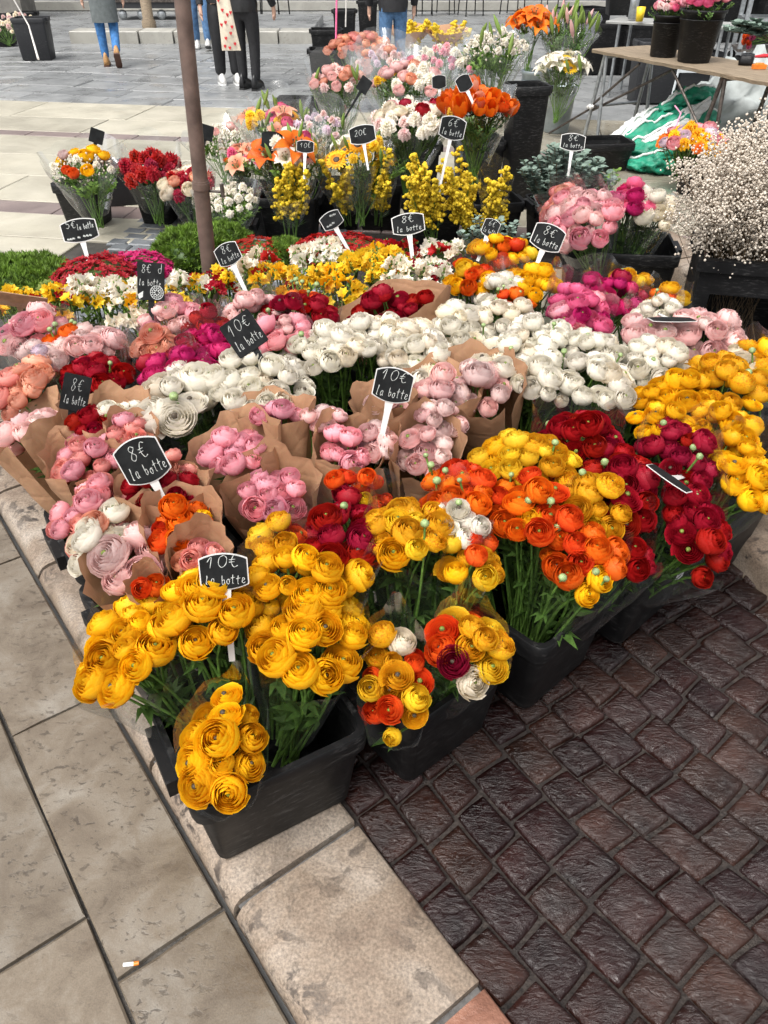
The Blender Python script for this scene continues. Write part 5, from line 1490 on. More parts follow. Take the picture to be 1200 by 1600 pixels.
bouquet((1.667, 8.200, 0.555), .20, [('lily', 'white', 10, .18), ('bud', 'green', 3, .18), ('gerbera', 'lemon', 1, .12)], 'white lily bouquet in clear wrap standing in the zinc vase', base=(1.653, 8.179, 0.100), foliage=5, tall=1.25)
bouquet((1.813, 8.900, 0.795), .27, [('bud', 'blush', 8, .2), ('bud', 'green', 16, .2)], 'pale pink and green lily buds in wrap behind the white lilies', foliage=10, tall=1.25)
bouquet((1.460, 8.900, 0.849), .17, [('lily', 'bird', 9, .2)], 'flame orange strelitzia stems behind the white blossom spray', wrap=False, foliage=3)
bouquet((2.320, 6.250, 0.315), .22, [('ruffle', 'gold', 14, .085), ('ran', 'rose', 5, .09), ('ran', 'lav', 3, .08), ('ruffle', 'orange', 4, .08)], 'orange marigold and mauve bouquet beside the green tarpaulin', wrap=False, foliage=5)
for px, lab in [((0.401, 14.200, 0.359), 'far goldenrod bunch in brown paper at the top, left'), ((0.989, 14.000, 0.359), 'far goldenrod bunch in brown paper at the top, right')]:
    t_ = plume_bunch(px, (px[0], px[1], .02), lab, 12, .5, .34, size=.04)
    wrap_sheet(Vector((px[0], px[1], .02)), Vector(px), .36, .34, 'kraft', .8, 1.0, 5, .1, 1.1).build('paper_cone', M_KRAFT, t_)
plume_bunch((0.221, 4.550, 0.500), (0.294, 4.735, 0.050), 'tall yellow goldenrod plumes left of the six euro sign stake', 10, .42, .13)
plume_bunch((0.438, 4.600, 0.522), (0.509, 4.735, 0.050), 'tall yellow goldenrod plumes right of the six euro sign stake', 9, .42, .11)
plume_bunch((0.629, 4.600, 0.502), (0.663, 4.783, 0.050), 'yellow goldenrod plumes in clear sleeve by the tall container', 6, .4, .07, wrap=True)
for px, lab in [((-5.949, 14.200, 0.308), 'tiny pink flowers on twigs at the far left stall, nearest the edge'), ((-6.020, 15.000, 0.343), 'tiny pink flowers on twigs behind the hanging bin at far left')]:
    bouquet(px, .30, [('ruffle', 'blush', 8, .07), ('ruffle', 'cream', 6, .06)], lab, wrap=False, foliage=6, base=(px[0], px[1], .1))

# eucalyptus
def eucalyptus(C, B, R0, n, label, size=.026, mat=None):
    C, B = Vector(C), Vector(B)
    t = thing('eucalyptus_bunch', label, 'plant', B, 0, 'eucalyptus bunches')
    mb, st = MB(), MB()
    disc = MB(); V = [(0, 0, 0)] + [(.5*math.cos(a*.785)*(1), .5 + .5*math.sin(a*.785), .06*math.cos(a*.785*2)) for a in range(8)]
    disc.add(V, [(0, 1+i, 1+(i+1) % 8) for i in range(8)])
    for i in range(n):
        a_ = rng.uniform(0, 6.28); r = rng.random()**.5
        tip = C - B + Vector((R0*r*math.cos(a_), R0*r*math.sin(a_), (1-r*r)*R0*.5 + rng.uniform(-.03, .03)))
        d = tip
        st.tube([(0, 0, 0), tuple(d*.5 + Vector((0, 0, .03))), tuple(tip)], .0025, 4, 0, False)
        for k in range(16):
            tb = .4 + .6*k/15; o = d*tb + Vector((0, 0, .03*4*tb*(1-tb)))
            for s in (0, math.pi):
                az = k*1.3 + s + rng.uniform(-.3, .3)
                q = Vector((math.cos(az), math.sin(az), rng.uniform(.0, .8))).normalized()
                nn = (q.cross(Vector((-math.sin(az), math.cos(az), 0)))).normalized()
                M = Matrix((q.cross(nn), q, nn)).transposed() * (size*rng.uniform(.8, 1.4)*(1.2-.4*tb)); M = M.to_4x4(); M.translation = o
                mb.put(disc, M)
    mb.build('leaves', mat or M_EUC, t, True, kind='stuff')
    st.build('stems', M_TWIG, t, True, kind='stuff')
eucalyptus((1.050, 4.700, 0.464), (1.043, 4.700, 0.050), .27, 60, 'round-leaved eucalyptus left of the pink blooms in the rear bin', .042)
eucalyptus((0.475, 3.500, 0.483), (0.50, 3.45, .1), .17, 16, 'eucalyptus sprigs behind the orange ranunculus at the back', .030)
eucalyptus((1.365, 5.200, 0.343), (1.184, 4.783, 0.050), .13, 12, 'fresher green eucalyptus sprig at the back of the eucalyptus bin', .034, M_LEAF2)

# gypsophila in a black crate with an open window
cx, cy = 1.62, 3.36
t = thing('plant_crate', 'tall black crate with an open window at the right edge', 'crate', (cx, cy, GZ), R_(-14))
w_, d_, h_ = .46, .36, .48
mb = MB()
for (lo, hi) in [((-w_/2, -d_/2, 0), (-w_/2+.06, -d_/2+.02, h_)), ((w_/2-.06, -d_/2, 0), (w_/2, -d_/2+.02, h_)), ((-w_/2+.06, -d_/2+.001, h_-.10), (w_/2-.06, -d_/2+.019, h_)), ((-w_/2+.06, -d_/2+.001, 0), (w_/2-.06, -d_/2+.019, .10)),
                 ((-w_/2, -d_/2+.02, 0), (-w_/2+.02, d_/2, h_)), ((w_/2-.02, -d_/2+.02, 0), (w_/2, d_/2, h_)), ((-w_/2+.02, d_/2-.02, 0), (w_/2-.02, d_/2, h_)), ((-w_/2+.02, -d_/2+.02, 0.001), (w_/2-.02, d_/2-.02, .02))]:
    mb.box(lo, hi)
mb.build('panels', M_BIN, t, False)
mb = MB()
for (lo, hi) in [((-w_/2-.02, -d_/2-.02, h_), (w_/2+.02, -d_/2+.02, h_+.05)), ((-w_/2-.02, d_/2-.02, h_), (w_/2+.02, d_/2+.02, h_+.05)), ((-w_/2-.02, -d_/2+.02, h_), (-w_/2+.02, d_/2-.02, h_+.05)), ((w_/2-.02, -d_/2+.02, h_), (w_/2+.02, d_/2-.02, h_+.05))]:
    mb.box(lo, hi)
mb.build('rim', M_BIN, t, False)
t = thing('gypsophila_bunch', 'big cloud of tiny white gypsophila blossoms at the right edge', 'plant', (cx, cy, .0))
mb, st = MB(), MB()
C = Vector((1.534, 3.360, 0.718)) - Vector((cx, cy, 0))
for i in range(560):
    while True:
        q = Vector((rng.uniform(-1, 1), rng.uniform(-1, 1), rng.uniform(-1, 1)))
        if q.length < 1: break
    tip = C + Vector((q.x*.31, q.y*.28, q.z*.27)) * (1 + .12*math.sin(q.x*5)*math.sin(q.y*6))
    root = Vector((rng.uniform(-.12, .12), rng.uniform(-.1, .1), .05 if i % 4 == 0 else .3))
    mid = root.lerp(tip, .55) + Vector((rng.uniform(-.03, .03), rng.uniform(-.03, .03), 0))
    
    if i % 3 == 0: st.tube([tuple(root), tuple(mid), tuple(tip)], .0014, 3, 0, False)
    for k in range(22):
        p = tip + Vector((rng.gauss(0, 1), rng.gauss(0, 1), rng.gauss(0, 1)))*.028
        mb.put(BLOB, frame((rng.uniform(-1, 1), rng.uniform(-1, 1), 1), 0, p, rng.uniform(.007, .0125)))
        if k < 3: st.tube([tuple(tip*.92 + mid*.08), tuple(p)], .0006, 3, 0, False)
mb.build('blossoms', M_GYP, t, True, kind='stuff')
st.build('stems', M_TWIG, t, True, kind='stuff')

# signs among the rear bouquets
for (c, w_, h_, fc, rl, ln, lab, bd, sh, sk) in [
 ((0.361, 4.450, 0.753), .135, .115, (-.1,-.9,.2), R_(-10), L6, 'bordered six euro sign on a long stake in the goldenrod', True, 'barrel', .22),
 ((0.436, 4.750, 0.919), .085, .085, (.1,-.8,.4), R_(25), [], 'small dark bordered sign above the orange tulips', True, 'barrel', .1),
 ((1.039, 4.600, 0.654), .135, .092, (-.05,-.85,.4), R_(-4), L8, 'bordered sign above the eucalyptus', True, 'barrel', .14),
 ((-0.124, 4.800, 0.653), .15, .105, (0,-.85,.4), R_(10), [('20E', -.3, -.05, .3, .16, .02)], 'wide bordered sign among the yellow gerberas', True, 'barrel', .14),
 ((-0.649, 4.850, 0.610), .12, .10, (.1,-.9,.3), R_(-8), [], 'round-topped dark sign among the lily bouquets, left of two', False, 'barrel', .14),
 ((-0.449, 4.750, 0.600), .10, .07, (0,-.85,.45), R_(-3), [('10E', -.3, -.1, .4, .2, .02)], 'small bordered sign among the lily bouquets, right of two', True, 'barrel', .14),
 ((-0.130, 5.700, 0.771), .085, .09, (-.3,-.8,.3), R_(-30), [], 'small black sign on a dark stake among the pastel bouquets', False, 'plain', .2),
 ((-1.814, 5.300, 0.544), .085, .085, (.4,-.8,.35), R_(-25), [], 'small black sign on a thin black stake over the far left bouquet', False, 'plain', .16),
 ((-1.247, 5.900, 0.449), .10, .10, (.3,-.8,.3), R_(-20), [], 'small dark sign just behind the brown pole', False, 'plain', .14),
 ((0.347, 5.500, 0.818), .09, .08, (0,-.9,.2), R_(5), [], 'pale grey bordered sign half hidden in the white and pink wrap', True, 'barrel', .12),
 ]:
    price_sign(c, w_, h_, fc, rl, ln, lab, bd, sh, sk)

# ------------------------------------------------------------------ the brown pole
M_RUST = simple('rusty_pole', (0.135, 0.092, 0.075), 0.45, 0.2, 14, 0.2, 0.1)
M_STEEL = simple('galvanised_steel', (0.36, 0.38, 0.39), 0.38, 0.15, 25, 0.1, 0.7)
M_IRON = simple('old_iron', (0.10, 0.085, 0.075), 0.5, 0.3, 30, 0.2, 0.6)
pb, pt_ = Vector((-.760, 3.22, GZ)), Vector((-0.700, 3.200, 1.396))
pd = (pt_ - pb).normalized()
t = thing('parasol_pole', 'rusty brown metal pole standing among the flowers', 'pole', pb)
jl = (Vector((-0.731, 3.210, 0.781)) - pb).length
mb = MB(); mb.tube([(0, 0, 0), tuple(pd*(jl+.02))], .0315, 20); mb.build('lower_tube', M_RUST, t)
mb = MB(); mb.tube([tuple(pd*(jl-.03)), tuple(pd*3.1)], .0285, 20); mb.build('upper_tube', M_RUST, t)
mb = MB(); mb.tube([tuple(pd*(jl-.012)), tuple(pd*(jl+.012))], .035, 20); mb.build('collar', M_RUST, t)
mb = MB(); k = pd*(jl-.02); mb.tube([tuple(k + Vector((.03, 0, 0))), tuple(k + Vector((.085, -.01, .0)))], .006, 6); mb.tube([tuple(k + Vector((.085, -.01, -.02))), tuple(k + Vector((.085, -.01, .03)))], .009, 6); mb.build('clamp_bolt', M_IRON, t)

# ------------------------------------------------------------------ work table and its things
def table_frame(tag_, tl, tr, depth, h, label, top_mat, leg_mat, thick=.03, rough_edge=True):
    tl, tr = Vector(tl), Vector(tr); d = (tr - tl); L_ = d.length; d.normalize(); n_ = Vector((-d.y, d.x, 0))
    o = thing('work_table', label, 'table', (tl.x, tl.y, GZ), math.atan2(d.y, d.x))
    mb = MB(); ns = 24; V = []
    for i in range(ns + 1):
        x = L_*i/ns; j0 = rng.uniform(-.012, .012) if rough_edge else 0; j1 = rng.uniform(-.012, .012) if rough_edge else 0
        zt = h - GZ + (rng.uniform(-.003, .003) if rough_edge else 0)
        V += [(x, j0, zt-thick), (x, j0-.004, zt-.006), (x, j0+.008, zt), (x, depth+j1, zt), (x, depth+j1, zt-thick)]
    F = [(i*5+k, (i+1)*5+k, (i+1)*5+(k+1) % 5, i*5+(k+1) % 5) for i in range(ns) for k in range(5)] + [(4, 3, 2, 1, 0), tuple(ns*5 + k for k in range(5))]
    mb.add(V, F); mb.build('table_top', top_mat, o, False)
    return o, L_
def wood_mat(name, c1, c2, sc=(2, 30, 30), rough=.75):
    m, nt, N, L, b = newmat(name); tc = N.new('ShaderNodeTexCoord'); mp = N.new('ShaderNodeMapping'); mp.inputs['Scale'].default_value = sc
    L.new(tc.outputs['Object'], mp.inputs['Vector']); n = noise_tex(N, L, 3, 6, .6, mp.outputs[0], .8)
    r = ramp(N, [(.3, c1), (.7, c2)]); L.new(n.outputs[0], r.inputs[0]); L.new(r.outputs[0], b.inputs['Base Color']); b.inputs['Roughness'].default_value = rough
    bump(N, L, n.outputs[0], .5, .006, b); return m
M_WOOD = wood_mat('weathered_wood', (0.13, 0.095, 0.06), (0.30, 0.235, 0.16))
M_PALEW = wood_mat('pale_wet_board', (0.25, 0.25, 0.24), (0.42, 0.42, 0.40), rough=.35)
t, L_ = table_frame('t', (1.885, 8.050, 0.660), (2.934, 5.750, 0.715), .62, .72, 'weathered plank work table on metal trestles at upper right', M_WOOD, M_STEEL)
H_ = .72 - GZ - .03
def trestle(x, spread, mat, y0=.04, y1=.56, lean=.0):
    for y in (y0, y1):
        mb = MB(); mb.tube([(x + spread*.15, y, H_), (x - spread, y + (-.02 if y == y0 else .02), 0)], .017, 8); mb.build('leg', mat, t)
        mb = MB(); mb.tube([(x + spread*.35, y, H_-.01), (x + spread*1.1, y + (-.02 if y == y0 else .02), 0)], .015, 8); mb.build('leg', mat, t)
    mb = MB(); mb.tube([(x, y0, H_-.02), (x, y1, H_-.02)], .016, 8); mb.tube([(x - spread*.6, y0-.01, H_*.42), (x - spread*.6, y1+.01, H_*.42)], .012, 8); mb.build('crossbar', mat, t)
trestle(.12, .10, M_STEEL); 
trestle(1.55, .12, M_IRON)
mb = MB(); mb.tube([(.05, .03, H_*.42), (.62, .03, H_-.02)], .011, 6); mb.build('brace', M_IRON, t)
mb = MB(); mb.tube([(.05, .03, H_*.36), (.85, .28, H_-.02)], .011, 6); mb.build('brace', M_IRON, t)
mb = MB(); mb.tube([(1.0, .05, H_-.02), (1.5, .03, H_*.45)], .011, 6); mb.build('brace', M_IRON, t)
mb = MB(); mb.tube([(-.35, -.12, .02), (.06, .03, H_*.40), (.12, .03, H_*.44)], .010, 6); mb.build('brace', M_IRON, t)
mb = MB()
for k in range(4): mb.ball((.04 + .02*k, .01, H_*.41 + .012*(k % 2)), .018, 6, 4)
mb.build('string_knot', M_WHITE, t)
def round_bucket(c, r0, r1, h, label, mat, name='bucket', z0=None, ridge=True, grp=None):
    o = thing(name, label, 'bucket', (c[0], c[1], c[2] if z0 is None else z0), 0, grp)
    mb = MB(); mb.lathe([(0, .0), (r0-.004, .0), (r0, .006), (r0 + (r1-r0)*.93, h*.93), (r1+.006, h*.935), (r1+.009, h*.985), (r1+.004, h), (r1-.004, h-.004), (r0-.002, .02), (0, .02)], 28)
    mb.build('body', mat, o)
    if ridge:
        mb = MB(); q = r0 + (r1-r0)*.8; mb.lathe([(q, h*.80), (q+.006, h*.805), (q+.006, h*.82), (q+.002, h*.825)], 28); mb.build('ridge', mat, o)
    return o
M_ZINC = simple('zinc', (0.33, 0.38, 0.40), 0.42, 0.12, 9, 0.1, 0.6)
TBZ = .722
c = (2.357, 7.520, 0.722); round_bucket(c, .105, .125, .30, 'smaller black plastic bucket on the plank table', M_BIN, z0=TBZ)
c2 = (2.518, 7.210, 0.722); round_bucket(c2, .125, .175, .36, 'larger black plastic bucket on the plank table', M_BIN, z0=TBZ)
bouquet((c[0], c[1], TBZ+.36), .11, [('ran', 'pink', 8, .06), ('ran', 'hot', 3, .05), ('ruffle', 'blush', 4, .05)], 'pink roses in the smaller bucket on the table', wrap=False, foliage=3, base=(c[0], c[1], TBZ+.05))
bouquet((c2[0], c2[1], TBZ+.42), .15, [('ran', 'hot', 5, .07), ('ran', 'pink', 6, .07), ('ruffle', 'white', 3, .06)], 'pink roses in the larger bucket on the table', wrap=False, foliage=4, base=(c2[0], c2[1], TBZ+.05))
c = (1.733, 8.517, -0.050); round_bucket(c, .125, .155, .42, 'grey zinc vase on the wet slabs holding white lilies', M_ZINC, 'zinc_vase', z0=GZ, grp='zinc vases')
c = (1.565, 9.000, 0.367); round_bucket((c[0], c[1], GZ), .12, .15, .48, 'grey zinc vase behind the tulips holding strelitzia', M_ZINC, 'zinc_vase', z0=GZ, grp='zinc vases')
# card terminal
c = (2.891, 7.064, 0.722); t = thing('card_terminal', 'black card payment terminal on the plank table', 'terminal', (c[0], c[1], TBZ+.002), R_(-25))
mb = MB(); loft(mb, [rrect(.10, .20, .02, 0), rrect(.105, .205, .02, .02), rrect(.10, .19, .02, .055), rrect(.09, .17, .02, .065)], True, True); mb.build('housing', M_BIN, t)
mb = MB(); mb.box((-.03, .02, .0655), (.03, .075, .0675)); mb.build('screen', M_SLATE, t, False)
mb = MB(); 
for i in range(3):
    for j in range(4): mb.box((-.03+i*.022, -.075+j*.02, .0655), (-.014+i*.022, -.062+j*.02, .069))
mb.build('keypad', M_BING, t, False)
M_REDP = simple('red_plastic', (0.55, 0.02, 0.03), .35, .1, 20, 0); M_ORP = simple('orange_plastic', (0.75, 0.20, 0.02), .4, .1, 20, 0); M_YELP = simple('yellow_plastic', (0.8, 0.55, 0.02), .4, .1, 20, 0)
c = (2.887, 6.787, 0.722); o = MB(); o.box((-.05, -.02, 0), (.05, .02, .03)); loft(o, [rrect(.07, .035, .01, .0305), rrect(.06, .03, .01, .04)], True, True); tag(o.build('orange_box', M_ORP, None, False), 'small orange box at the front edge of the plank table', 'box').location = (c[0], c[1], TBZ+.002)
c = (3.072, 7.362, 0.722)
t = thing('secateurs', 'red-handled secateurs lying on the plank table', 'tool', (c[0], c[1], TBZ+.004), R_(20))
for s in (-1, 1):
    mb = MB(); mb.tube([(0, 0, .012), (.05, s*.012, .012), (.12, s*.03, .014), (.17, s*.022, .012)], [.008, .011, .012, .009], 8); mb.build('handle', M_REDP, t)
mb = MB(); mb.add([(0, -.012, .01), (-.07, .0, .01), (0, .012, .01), (0, -.012, .015), (-.07, 0, .013), (0, .012, .015)], [(0, 1, 2), (3, 5, 4), (0, 3, 4, 1), (1, 4, 5, 2)]); mb.build('blade', M_STEEL, t, False)
c = (3.134, 7.942, 0.722); eucalyptus((c[0]+.1, c[1]+.1, TBZ+.10), (c[0]+.4, c[1]+.1, TBZ+.02), .22, 14, 'leafy green cut branches lying on the plank table', .06, M_EUC)
c = (3.382, 8.218, 0.722); bouquet((c[0]+.02, c[1]+.1, TBZ+.09), .09, [('ran', 'redor', 5, .05), ('ran', 'hot', 4, .05)], 'small red rose heads lying on the plank table', wrap=False, foliage=2, base=(c[0]+.25, c[1]+.1, TBZ+.03), name='rose_bunch')

# dark stacks at the back of the stall
for k_, (c, hh, lab) in enumerate([((4.786, 16.383, -0.050), .75, 'black crate stack behind the back table, leftmost'), ((5.608, 16.584, -0.050), .95, 'tall black crate stack behind the back table, second'), ((6.304, 16.383, -0.050), .85, 'black crate stack behind the back table, third'), ((6.869, 16.187, -0.050), .7, 'black crate stack behind the back table, rightmost'), ((3.407, 15.623, -0.050), .55, 'black crate behind the pink lily buds')]):
    flower_bin(lab, (c[0], c[1], GZ), R_(6*k_), w=.8, d=.55, h=hh, group='crate stacks at the back')
    if k_ in (1, 3):
        bouquet((c[0], c[1], hh+.25), .3, [('ruffle', 'green', 5, .08), ('ruffle', 'rose', 2, .08)], 'leafy greenery on the ' + ('second' if k_ == 1 else 'rightmost') + ' crate stack', wrap=False, foliage=12, base=(c[0], c[1], hh-.1))
# second table behind with its clutter
t, _ = table_frame('t', (2.588, 10.600, 0.635), (4.291, 9.600, 0.692), .6, .72, 'pale trestle table behind the plank table', M_PALEW, M_STEEL, .025, False)
for x in (.15, 1.3, 2.4):
    for y in (.05, .55):
        mb = MB(); mb.tube([(x, y, H_), (x, y, 0)], .02, 6); mb.build('leg', M_STEEL, t)
c = (2.875, 11.297, 0.720); rbin_ = flower_bin('black bin of dark leaves on the pale back table', (c[0], c[1]-.1, .735), 0, w=.36, d=.3, h=.3)
bouquet((c[0], c[1]-.1, 1.12), .22, [('ruffle', 'green', 6, .06)], 'dark leafy greenery in the bin on the back table', wrap=False, foliage=14, base=(c[0], c[1]-.1, .8))
c = (2.903, 10.350, 0.720); t = thing('yellow_cup', 'yellow plastic cup on the pale back table', 'cup', (c[0], c[1], .735)); mb = MB(); mb.lathe([(0, 0), (.04, 0), (.05, .14), (.047, .14), (.038, .01), (0, .01)], 16); mb.build('body', M_YELP, t)
c = (2.902, 10.573, 0.720); t = thing('thermos_flask', 'steel thermos flask beside the yellow cup', 'flask', (c[0], c[1]+.08, .735)); mb = MB(); mb.lathe([(0, 0), (.05, 0), (.052, .2), (.04, .23)], 16); mb.build('body', M_STEEL, t); mb = MB(); mb.lathe([(.041, .228), (.042, .28), (0, .285)], 16); mb.build('lid', M_SLATE, t)
for px, lab, hh in [((3.123, 10.195, -0.050), 'dark crate stack under the plank table', .62), ((3.640, 10.322, -0.050), 'black crate beside the dark stack under the plank table', .5)]:
    flower_bin(lab, (px[0], px[1], GZ), R_(4), w=.5, d=.36, h=hh, mat=M_BING, group='crates under the table')
for k_ in range(3):
    px = ((2.989, 12.500, 0.046), (3.526, 12.500, 0.078), (4.060, 12.500, 0.109))[k_]
    flower_bin('dark crate in the shade far behind the tables, ' + ('left', 'middle', 'right')[k_] + ' of three', (px[0], px[1], GZ), 0, w=.7, d=.5, h=.6, mat=M_BIN, group='crates behind the tables')
t = thing('white_stand', 'white tubular metal stand under the plank table', 'stand', (3.231, 9.714, -0.050))
M_WTUBE = simple('white_tube', (0.62, 0.66, 0.68), .35, .05, 10, .02, .2)
for dy in (0, .4):
    mb = MB(); mb.tube([(0, dy, .0), (.03, dy, .5), (.05, dy, .56)], .014, 8); mb.build('leg', M_WTUBE, t)
    mb = MB(); mb.tube([(.75, dy, .0), (.72, dy, .5), (.70, dy, .56)], .014, 8); mb.build('leg', M_WTUBE, t)
mb = MB(); mb.box((.02, -.012, .36), (.73, .012, .42)); mb.box((.02, .388, .36), (.73, .412, .42)); mb.build('rail', M_WTUBE, t, False)
# trolley rack at upper right
t = thing('trolley_rack', 'tall steel flower trolley with empty shelves at the top right corner', 'trolley', (5.289, 13.275, -0.050), R_(-12))
for (x, y) in ((0, 0), (1.1, 0), (0, .6), (1.1, .6)):
    mb = MB(); mb.box((x-.03, y-.03, .12), (x+.03, y+.03, 1.9)); mb.build('post', M_STEEL, t, False)
    mb = MB(); Mw = Matrix.Rotation(R_(90), 4, 'X'); Mw.translation = (x, y+.02, .06); mb.lathe([(0, 0), (.06, 0), (.06, .035), (0, .035)], 14, 0, Mw); mb.build('wheel', M_SLATE, t)
for z in (.16, .55, .95, 1.35):
    mb = MB(); mb.box((-.03, -.04, z), (1.13, .64, z+.035)); mb.build('shelf', M_IRON if z < .5 else M_STEEL, t, False)

# folded green and white parasol cloth with a grey cover
M_GREEN = simple('green_canvas', (0.010, 0.23, 0.135), .55, .18, 8, .15, dist=.01); M_CANW = simple('white_canvas', (0.62, 0.63, 0.61), .6, .08, 8, .1); M_CANG = simple('grey_canvas', (0.36, 0.39, 0.38), .6, .1, 6, .15, dist=.01)
c0 = Vector((2.471, 7.042, -0.050)); t = thing('folded_parasol', 'folded green and white parasol cloth lying on the ground by the table', 'parasol', (c0.x, c0.y, GZ))
def fold(pts, rx, rz, mat, name, seed, ridg=.25):
    mb = MB(); n = 30; P_ = [Vector(p) for p in pts]; rr = random.Random(seed); V = []; ns = 28
    for i in range(ns + 1):
        t_ = i/ns*(len(P_)-1); k = min(int(t_), len(P_)-2); p = P_[k].lerp(P_[k+1], t_-k)
        dd = (P_[k+1]-P_[k]).normalized(); sd = dd.cross(Vector((0, 0, 1))).normalized(); e_ = math.sin(math.pi*(.08 + .84*i/ns))**.6
        for j in range(n):
            a_ = 2*math.pi*j/n
            q = 1 + ridg*1.6*noise.noise(Vector((math.cos(a_)*2.2 + seed, math.sin(a_)*2.2, i*.55))) + .16*math.sin(a_*5 + i*.9 + seed) + ridg*.8*noise.noise(Vector((math.cos(a_)*5 + seed, math.sin(a_)*5, i*1.3)))
            v_ = p + sd*(rx*e_*math.cos(a_)*q) + Vector((0, 0, rz*e_*math.sin(a_)*q))
            if v_.z < .004: v_.z = .004
            V.append(tuple(v_))
    mb.add(V, [(i*n+j, i*n+(j+1) % n, (i+1)*n+(j+1) % n, (i+1)*n+j) for i in range(ns) for j in range(n)] + [tuple(range(n-1, -1, -1)), tuple(ns*n+j for j in range(n))])
    mb.build(name, mat, t)
    mb = MB(); tr = [Vector(V[i*n + 7]) + Vector((0, 0, .008)) for i in range(ns+1)]; mb.tube([tuple(p) for p in tr], .012, 6); 
    return mb
for k, (pts, rx, rz, m_, s_) in enumerate([
    ([(-.42,-.10,.06), (-.1,-.16,.07), (.3,-.1,.08)], .15, .07, M_GREEN, 1), ([(-.45,.08,.10), (-.1,.02,.17), (.35,.12,.2)], .17, .10, M_GREEN, 2),
    ([(-.38,.22,.16), (.0,.2,.28), (.4,.35,.32)], .16, .12, M_GREEN, 3), ([(-.2,.4,.22), (.1,.42,.38), (.45,.55,.42)], .15, .13, M_GREEN, 4),
    ([(-.25,-.2,.12), (.1,-.05,.2), (.4,.05,.22)], .10, .06, M_GREEN, 7), ([(-.1,.3,.4), (.15,.35,.5), (.4,.5,.5)], .09, .06, M_GREEN, 8),
    ([(-.5,.25,.08), (-.3,.4,.2), (-.05,.55,.33)], .10, .08, M_CANW, 5), ([(-.3,-.02,.20), (.05,.1,.33), (.3,.3,.46)], .07, .05, M_CANW, 6)]):
    tr = fold(pts, rx, rz, m_, 'cloth_fold', s_)
    tr.build('white_hem', M_CANW, t)
fold([(.3,.5,.28), (.75,.7,.42), (1.3,.8,.40), (1.9,.8,.3)], .42, .32, M_CANG, 'grey_cover', 9, .35)
mb = MB(); mb.tube([(-.05,.1,.46), (-.02,.0,.42), (-.1,-.12,.28), (-.16,-.17,.2), (-.06,-.2,.2), (0,-.08,.34)], .007, 6); mb.build('cord', simple('pink_cord', (0.75, 0.35, 0.5), .6, .1, 40, 0), t)

# ------------------------------------------------------------------ cords hanging over the far bins
M_CORD = simple('pale_cord', (0.65, 0.62, 0.58), .7, .1, 40, 0); M_PCORD = simple('pink_ribbon', (0.80, 0.16, 0.34), .5, .1, 40, 0)
def cord(pts, r, mat, label):
    mb = MB(); b = Vector(pts[0]); mb.tube([tuple(Vector(p) - b) for p in pts], r, 5); o = mb.build('hanging_cord', mat); o.location = b; tag(o, label, 'cord', 'hanging cords')
cord([(-3.596, 9.223, 0.500), (-5.171, 13.200, 0.446), (-5.295, 13.200, 0.757), (-5.316, 13.200, 1.204)], .012, M_CORD, 'pale cord slanting up from the hanging bin at far left')
cord([(-0.487, 11.500, 0.581), (-0.473, 11.500, 0.799), (-0.457, 11.500, 1.318)], .010, M_CORD, 'pale vertical cord over the hanging bin near the top middle')
cord([(-0.222, 13.200, 0.587), (-0.223, 13.200, 1.204)], .010, M_CORD, 'pale vertical cord over the farthest hanging bin')
cord([(-0.607, 9.600, 0.515), (-0.551, 9.600, 0.539), (-0.513, 9.600, 0.633), (-0.493, 9.600, 0.987), (-0.461, 9.600, 1.312)], .010, M_PCORD, 'pink ribbon hanging over the stacked bins')

# ------------------------------------------------------------------ people
M_SKIN = simple('skin', (0.55, 0.33, 0.24), .5, .06, 30, 0.02); M_HAIR = simple('hair_brown', (0.05, 0.03, 0.02), .5, .2, 80, .2)
M_JEAN = simple('blue_denim', (0.045, 0.16, 0.38), .85, .22, 22, .15, dist=.01); M_JEAN2 = simple('mid_blue_denim', (0.07, 0.15, 0.28), .85, .2, 22, .15, dist=.01)
M_BLACKC = simple('black_cloth', (0.012, 0.012, 0.014), .75, .2, 25, .15, dist=.01); M_COAT = simple('grey_green_coat', (0.115, 0.13, 0.13), .85, .1, 18, .12, dist=.01)
M_LEATHER = simple('black_leather', (0.012, 0.012, 0.013), .35, .2, 40, .2); M_TAN = simple('tan_leather', (0.42, 0.23, 0.09), .6, .12, 40, .1); M_SOLE = simple('brown_sole', (0.09, 0.04, 0.025), .7, .15, 40, .1)
def skin_obj(name, pts, edges, mat, parent, root=0, sub=2):
    me = bpy.data.meshes.new(name); me.from_pydata([p[0] for p in pts], edges, []); me.materials.append(mat)
    o = link(name, me, parent)
    sk = o.modifiers.new('skin', 'SKIN'); sk.use_smooth_shade = True
    if not me.skin_vertices: me.skin_vertices.new()
    for i, p in enumerate(pts):
        r = p[1]; me.skin_vertices[0].data[i].radius = r if isinstance(r, tuple) else (r, r); me.skin_vertices[0].data[i].use_root = (i == root)
    ss = o.modifiers.new('sub', 'SUBSURF'); ss.levels = sub; ss.render_levels = sub
    return o
